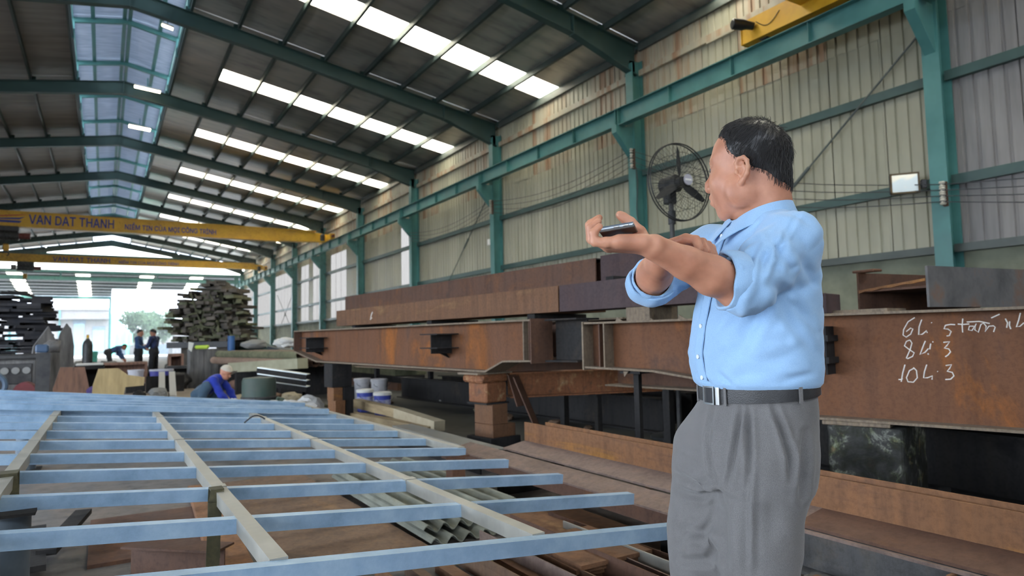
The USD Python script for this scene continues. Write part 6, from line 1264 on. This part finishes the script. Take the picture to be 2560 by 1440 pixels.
# breast pocket edge on his left chest
# ---- trousers
tf = Field((-.29, -.23, .06), (.22, .24, 1.01), .0048)
tf.column([(.78, .172, .150, -.028, 0), (.85, .180, .158, -.026, 0), (.91, .178, .150, -.014, 0), (.96, .170, .134, -.002, 0), (.985, .166, .126, .003, 0), (1.0, .165, .125, .003, 0)], FV, 0)
tf.chain([(.018, -.070, .84), (-.004, -.076, .66), (-.008, -.076, .45), (-.006, -.066, .10)], [.114, .094, .086, .082], .03)
tf.chain([(-.100, .050, .84), (-.132, .040, .62), (-.142, .045, .45), (-.140, .055, .10)], [.112, .098, .090, .084], .03)
tf.bone((-.055, -.02, .775), (-.075, -.03, .30), .012, .02, .02, 'sub')
Pt = tf.grid(); n2 = gaussian_filter(meshkit.fbm(np.stack([Pt[..., 0] * 8, Pt[..., 1] * 8, Pt[..., 2] * 13], -1), 2, 5).astype(np.float32), 1)
tf.f = tf.f - (n2 - .5) * .018 * np.clip((.97 - Pt[..., 2]) / .1, 0, 1).astype(np.float32)
tf.plane((0, 0, .075), (0, 0, -1)); tf.plane((0, 0, .999), (0, 0, 1))
trs = part(man, 'trousers', folds(smooth_mesh(tf.mesh(), 3), [(p_, w_, d_ * 1.7) for p_, w_, d_ in TROUSER_FOLDS]), trouser_m, smooth=True)
# ---- belt with buckle and loops
def belt_pt(an, off, z):                                               # angle from FV towards LV
    a, b = .1685, .1285; v, u = math.cos(an), math.sin(an); r = 1 / math.sqrt((v / b) ** 2 + (u / a) ** 2)
    return np.array([.003, 0, z]) + FV * v * (r + off) + LV * u * (r + off)
K = 72; V = []
for i in range(K):
    an = 2 * PI * i / K; sag = -.013 * math.cos(an) + .004
    for off, z in ((0, .988), (.0040, .988), (.0045, 1.006), (.0040, 1.022), (0, 1.022)): V.append(belt_pt(an, off, z + sag))
F = []
for i in range(K):
    j = (i + 1) % K
    for k in range(4): a, b, c, d = i * 5 + k, i * 5 + k + 1, j * 5 + k + 1, j * 5 + k; F += [[a, b, c], [a, c, d]]
bm_ = tm(V, F); 
belt = part(man, 'belt', bm_, leather, smooth=30)
def belt_plate(a0, a1, z0, z1, t, off=.0046):
    V = []; n = 5
    for i in range(n):
        an = a0 + (a1 - a0) * i / (n - 1); sag = -.013 * math.cos(an) + .004
        for o, z in ((off, z0), (off + t, z0), (off + t, z1), (off, z1)): V.append(belt_pt(an, o, z + sag))
    F = []
    for i in range(n - 1):
        for k in range(4): a, b, c, d = i * 4 + k, i * 4 + (k + 1) % 4, (i + 1) * 4 + (k + 1) % 4, (i + 1) * 4 + k; F += [[a, b, c], [a, c, d]]
    F += [[0, 2, 1], [0, 3, 2]]; e = (n - 1) * 4; F += [[e, e + 1, e + 2], [e, e + 2, e + 3]]
    m = tm(V, F); (m.invert() if m.volume < 0 else None); return m
A0 = .02
part(belt, 'buckle', [belt_plate(A0 - .17, A0 + .17, .983, .987, .006), belt_plate(A0 - .17, A0 + .17, 1.024, 1.028, .006), belt_plate(A0 - .17, A0 - .14, .983, 1.028, .006), belt_plate(A0 + .14, A0 + .17, .983, 1.028, .006)], chrome)
part(belt, 'buckle_face', belt_plate(A0 - .14, A0 + .14, .987, 1.024, .004), black_m); part(belt, 'buckle_clip', belt_plate(A0 + .21, A0 + .30, .984, 1.026, .005), chrome)
for an in (.44, 1.55, -.55, 2.4, -1.6): part(trs, 'belt_loop', belt_plate(an - .025, an + .025, .982, 1.030, .003, .005), trouser_m)
# ---- shoes
for (x, y) in ((-.004, -.066), (-.140, .055)):
    so = Field((x - .24, y - .22, -.005), (x + .12, y + .12, .13), .006)
    so.bone((x + .03, y + .02, .045), (x - .13, y - .09, .038), .042, .044, .02); so.bone((x, y, .05), (x, y, .10), .05, .048, .02); so.plane((0, 0, .004), (0, 0, -1))
    part(man, 'shoe', smooth_mesh(so.mesh(), 3), leather, smooth=True)
# ---- hair: a cap over the skull cut at the hairline, and single strands on it
hf = Field((-.13, -.12, 1.44), (.14, .12, 1.72), .0028)
head_core(hf); hf.bone(hp(-.06, 0, -.05), (.065, .012, 1.44), .040, .05, .03)
Ph = hf.grid(); U = (Ph - HC) @ G; W_ = Ph[..., 2] - HC[2]; Vv = (Ph - HC) @ GL
line = [(.078, .115), (.060, .068), (.046, .048), (.042, .026), (.034, .012), (.018, -.004), (.000, -.012), (-.016, -.030), (-.032, -.056), (-.055, -.082), (-.085, -.090), (-.13, -.088), (-.14, .14), (.02, .14)]
poly = np.array(line)
def polysdf(u, w, poly):
    d = np.full(u.shape, 1e9); inside = np.zeros(u.shape, bool); n = len(poly)
    for i in range(n):
        a, b = poly[i], poly[(i + 1) % n]; e = b - a; px_, pw = u - a[0], w - a[1]; t = np.clip((px_ * e[0] + pw * e[1]) / (e @ e), 0, 1)
        d = np.minimum(d, (px_ - t * e[0]) ** 2 + (pw - t * e[1]) ** 2)
        c = ((a[1] > w) != (b[1] > w)) & (u < (b[0] - a[0]) * (w - a[1]) / (b[1] - a[1] + 1e-12) + a[0]); inside ^= c
    return np.where(inside, -1, 1) * np.sqrt(d)
reg = polysdf(U + .24 * np.abs(Vv), W_, poly)
thick = np.clip(-reg * .28, -.004, .0085) + .0015 * (meshkit.noise(Ph * 160, 4) - .5)
hf.f = np.maximum(hf.f - thick.astype(np.float32), (reg - .001).astype(np.float32))
hair_mesh = smooth_mesh(hf.mesh(), 2)
hair = part(man, 'hair', hair_mesh, hair_m, smooth=True)
rg = np.random.default_rng(12); hm = hair_mesh; pts, fi = trimesh.sample.sample_surface(hm, 5200, seed=7); nv = hm.face_normals[fi]
crown = hp(-.055, -.02, .088); ok = ((pts - HC) @ nv.T.mean(1) > -1) & (np.einsum('ij,ij->i', pts - (HC + [0, 0, -.01]), nv) > 0)
pts, nv = pts[ok], nv[ok]; curves = []; counts = []
for p, n in zip(pts, nv):
    d = p - crown; d -= n * (d @ n); d = nrm(d + rg.normal(size=3) * .012 + np.array([0, 0, -.004])); L = rg.uniform(.012, .022) * float(np.clip(-polysdf(np.array([(p - HC) @ G + .24 * abs((p - HC) @ GL)]), np.array([p[2] - HC[2]]), poly)[0] / .028, .22, 1))
    q = [p - n * .001]
    for k in range(1, 4): q.append(p + d * L * k / 3 + n * (.0026 * math.sin(PI * k / 3.6) + .0006) + np.array([0, 0, -.0012 * k * k / 3]))
    curves += q; counts.append(4)
bc = UsdGeom.BasisCurves.Define(stage, hair + '/hair_strands')
bc.CreateTypeAttr('linear'); bc.CreatePointsAttr(Vt.Vec3fArray.FromNumpy(np.array(curves, np.float32))); bc.CreateCurveVertexCountsAttr(Vt.IntArray.FromNumpy(np.array(counts, np.int32)))
bc.CreateWidthsAttr(Vt.FloatArray.FromNumpy(np.tile(np.array([.0009, .0009, .0007, .0003], np.float32), len(counts)))); bc.SetWidthsInterpolation('vertex')
setdata(bc.GetPrim(), kind='stuff'); UsdShade.MaterialBindingAPI.Apply(bc.GetPrim()).Bind(hair_m)
# brows and eyes
for v in (-1, 1):
    part(man, 'eyebrow', [tube([hp(.0865, v * .014, .008), hp(.083, v * .030, .013), hp(.070, v * .047, .010)], [.003, .0034, .0015], 6)], hair_m, smooth=True)
    part(man, 'eye', trimesh.creation.icosphere(2, .0118).apply_translation(hp(.0735, v * .032, -.0125)), plain('eye_dark' if v < 0 else 'eye_dark_2', (.06, .045, .04), .2), smooth=True)
# ---- the phone he holds
ph = thing('phone', 'slim silver-grey smartphone lying flat on the man\'s open left hand', 'phone')
R_m = np.array([[math.cos(MROT), -math.sin(MROT), 0], [math.sin(MROT), math.cos(MROT), 0], [0, 0, 1]])
pa, pl = nrm((-1, -.08, -.11)), nrm((-.08, 1, -.02)); pn = np.cross(pa, pl); pn *= np.sign(pn[2])
pc = np.array([-.262, -.365, 1.3745])
def phone_box(sx, sy, sz, off=(0, 0, 0), bev=.003):
    m = rbox((0, 0, 0), (sx, sy, sz), bev=bev); v = np.array(m.vertices) + off
    w = pc + v[:, :1] * pa + v[:, 1:2] * pl + v[:, 2:] * pn; m.vertices = w @ R_m.T + np.array(MO); (m.invert() if m.volume < 0 else None); return m
part(ph, 'frame', phone_box(.0735, .150, .0085), plain('phone_frame', (.42, .46, .50), .3, .8)); part(ph, 'screen', phone_box(.0705, .147, .0012, (0, 0, .0046), .0003), plain('phone_glass', (.10, .13, .17), .08)); part(ph, 'case', phone_box(.0755, .152, .004, (0, 0, -.0045), .0015), plain('phone_case', (.08, .075, .07), .4))
for o in (-.02, .0): part(ph, 'side_key', phone_box(.012, .002, .0028, (o, -.0758, 0), .0006), chrome)
# ================================================================== WORKERS in the distance
navy = cloth('navy_workwear', (.018, .03, .085), (.03, .045, .12), 200, .1); royal = cloth('royal_blue_shirt', (.015, .035, .30), (.025, .05, .40), 200, .1)
jeans = cloth('worn_jeans', (.045, .085, .13), (.07, .12, .17), 200, .1); darkt = cloth('dark_work_trousers', (.02, .02, .024), (.035, .034, .036), 200, .1); beigecap = cloth('beige_cap', (.42, .38, .30), (.50, .46, .38), 150, .1)
steelblue = cloth('steel_blue_jacket', (.03, .07, .17), (.05, .10, .22), 200, .1)
def worker(label, loc, rotz, J, top, bottom, capm=None, h=.013):
    """J: joints in the worker's frame (x forward, y to the left, z up)"""
    P = {k: np.array(v, float) for k, v in J.items()}
    allp = np.array(list(P.values())); lo, hi = allp.min(0) - .22, allp.max(0) + .24
    t = thing('person', label, 'person', loc, rotz)
    fwd = nrm(P.get('look', np.array([1, 0, 0]))) if 'look' in J else np.array([1.0, 0, 0])
    H = P['head']; sidev = nrm(np.cross([0, 0, 1], fwd)); upv = np.cross(fwd, sidev)
    b = Field(H - .22, H + .22, .010); R = [fwd, sidev, upv]
    b.ell(H + upv * .015, (.098, .077, .10), R, 0); b.ell(H + fwd * .025 - upv * .06, (.062, .058, .075), R, .02); b.bone(H + fwd * .088 - upv * .0, H + fwd * .108 - upv * .038, .010, .014, .008)
    for s in (-1, 1): b.ell(H + sidev * s * .078 - upv * .02, (.018, .010, .030), R, .006); b.ell(H + fwd * .085 + sidev * s * .03 - upv * .005, (.014, .014, .010), R, .006, 'sub')
    b.bone(H + fwd * .085 - upv * .075 - sidev * .015, H + fwd * .085 - upv * .075 + sidev * .015, .008, k=.006)
    b.bone(H - upv * .06 - fwd * .02, P['chest'] + (P['neck'] - P['chest']) * .8, .052, .058, .02)
    ms = [smooth_mesh(b.mesh(), 2)]
    for s in 'LR':
        w, e = P['wrist' + s], P['elbow' + s]; d = nrm(w - e); a = nrm(np.cross(d, [0.1, .2, 1])); n = np.cross(a, d)
        g = Field(w - .2, w + .22, .0085); g.bone(e + (w - e) * .75, w, .034, .028, .01); g.bone(w, w + d * .085, .030, .034, .012, flat=(n, 1.7))
        for q, L in ((-.027, .07), (-.009, .085), (.009, .08), (.027, .065)): g.chain([w + d * .08 + a * q, w + d * (.08 + L * .6) + a * q * 1.1 - n * .008, w + d * (.08 + L) + a * q - n * .028], [.0105, .0095, .008], .003)
        g.chain([w + d * .02 + a * .03, w + d * .06 + a * .055 - n * .012, w + d * .09 + a * .05 - n * .03], [.014, .012, .009], .006); ms.append(smooth_mesh(g.mesh(), 1))
    core = Field(lo, hi, .03); core.bone(P['pelvis'], P['chest'], .09, .10, .03); core.bone(P['chest'], P['neck'], .08, .05, .03)
    for s in 'LR': core.chain([P['hip' + s], P['knee' + s], P['ankle' + s]], [.07, .05, .035], .02); core.chain([P['sh' + s], P['elbow' + s], P['wrist' + s]], [.045, .038, .028], .02)
    ms.append(core.mesh()); part(t, 'body', cat(*ms), skin_m, smooth=True)
    j = Field(lo, hi, h); ax = nrm(P['chest'] - P['pelvis'])
    j.bone(P['pelvis'] + ax * .02, P['pelvis'] + (P['chest'] - P['pelvis']) * .5, .125, .130, .05, flat=(nrm(np.cross(P['shL'] - P['shR'], ax)), 1.25)); j.bone(P['pelvis'] + (P['chest'] - P['pelvis']) * .5, P['chest'], .13, .13, .05, flat=(nrm(np.cross(P['shL'] - P['shR'], ax)), 1.2))
    j.bone(P['shL'], P['shR'], .066, k=.05); j.bone(P['chest'], P['neck'], .10, .058, .04)
    for s in 'LR': j.chain([P['sh' + s], P['elbow' + s], P['elbow' + s] + (P['wrist' + s] - P['elbow' + s]) * .88], [.066, .056, .044], .03)
    jp = j.grid(); j.f = j.f - (meshkit.noise(jp * [14, 14, 18], 3).astype(np.float32) - .5) * .022
    part(t, 'jacket', smooth_mesh(j.mesh(), 2), top, smooth=True)
    q = Field(lo, hi, h); q.bone(P['hipL'], P['hipR'], .105, k=.04); q.bone(P['pelvis'] - ax * .03, P['pelvis'] + ax * .07, .13, .125, .04)
    for s in 'LR': q.chain([P['hip' + s], P['knee' + s], P['ankle' + s] + [0, 0, .03]], [.098, .076, .062], .035)
    q.f = q.f - (meshkit.noise(jp * [12, 12, 16], 9).astype(np.float32) - .5) * .02
    part(t, 'trousers', smooth_mesh(q.mesh(), 2), bottom, smooth=True)
    for s in 'LR':
        A = P['ankle' + s]; f = nrm(np.array([1.0, .15 if s == 'L' else -.15, 0])); so = Field([A[0] - .14, A[1] - .14, -.01], [A[0] + .3, A[1] + .14, A[2] + .12], .011)
        so.bone([A[0], A[1], A[2] - .02], np.array([A[0], A[1], A[2] - .04]) + f * .16, .042, .040, .02); so.bone(A, A + [0, 0, .04], .045, k=.02); so.plane((0, 0, .002), (0, 0, -1)); part(t, 'shoe', smooth_mesh(so.mesh(), 1), leather, smooth=True)
    c = Field(H - .16, H + .2, .009); c.ell(H + upv * .018, (.106, .086, .108), R, 0); c.plane(H + upv * (.022 if capm is None else .03), -nrm(upv * .8 + fwd * (-.45 if capm is None else -.05)))
    part(t, 'cap' if capm else 'hair', smooth_mesh(c.mesh(), 1), capm or hair_m, smooth=True)
    if capm:
        v = Field(H - .05, H + .3, .009); v.ell(H + upv * .040 + fwd * .12, (.085, .075, .018), R, 0); part(t, 'cap_peak', smooth_mesh(v.mesh(), 1), capm, smooth=True)
    return t
STAND = dict(pelvis=(0, 0, .92), chest=(.01, 0, 1.26), neck=(.02, 0, 1.40), head=(.04, 0, 1.53), shL=(0, .18, 1.34), shR=(0, -.18, 1.34), elbowL=(.03, .24, 1.08), elbowR=(.05, -.23, 1.08), wristL=(.20, .16, .98), wristR=(.24, -.12, 1.02),
             hipL=(0, .09, .90), hipR=(0, -.09, .90), kneeL=(.03, .10, .49), kneeR=(.0, -.10, .49), ankleL=(.0, .11, .09), ankleR=(-.03, -.11, .09))
worker('worker in a blue jacket standing left of his colleague, seen from the side', (.98, 25.4, 0), -.35, {**STAND, 'look': (1, .1, -.1)}, steelblue, darkt)
worker('worker in dark navy clothes standing right, hands together, facing his colleague', (1.42, 25.1, 0), PI - .6, {**STAND, 'wristL': (.24, .05, 1.10), 'wristR': (.24, -.05, 1.12), 'elbowL': (.08, .23, 1.08), 'look': (1, 0, -.15)}, navy, darkt)
SQ = dict(pelvis=(-.16, 0, .30), chest=(.08, 0, .50), neck=(.19, 0, .575), head=(.27, 0, .655), shL=(.10, .17, .52), shR=(.14, -.17, .52), elbowL=(.26, .20, .30), elbowR=(.30, -.20, .28), wristL=(.40, .10, .10), wristR=(.42, -.10, .11),
          hipL=(-.16, .10, .28), hipR=(-.16, -.10, .28), kneeL=(.10, .20, .45), kneeR=(.06, -.22, .43), ankleL=(-.06, .17, .08), ankleR=(-.10, -.18, .08), look=(.85, -.1, -.4))
worker('worker in a royal blue shirt and beige cap crouching behind the frame', (1.55, 12.35, 0), -.62, SQ, royal, jeans, beigecap)
BEND = dict(STAND); BEND.update(pelvis=(-.05, 0, .86), chest=(.28, 0, 1.0), neck=(.40, 0, 1.05), head=(.52, 0, 1.06), shL=(.28, .18, 1.02), shR=(.28, -.18, 1.02), elbowL=(.36, .22, .76), elbowR=(.38, -.20, .76), wristL=(.48, .12, .58), wristR=(.5, -.1, .58), hipL=(-.05, .09, .84), hipR=(-.05, -.09, .84), look=(.8, 0, -.6))
worker('worker in blue bending over far behind the standing pair', (.20, 31.5, 0), .2, BEND, steelblue, darkt)
# ================================================================== HAZE of welding smoke and daylight towards the open end
air = usdkit.material(stage, '/World/Looks/smoke_haze', {'v': ('scatter_volume', {'color': (.9, .95, 1.0), 'density': 0.0032, 'anisotropy': 0.2})}, [], volume='v.volume')
solo('smoke_haze', box(-10.2, 24.0, .05, 10.0, 82.0, 6.0), air, 'thin bluish welding smoke hanging towards the bright open end', 'haze', kind='stuff')
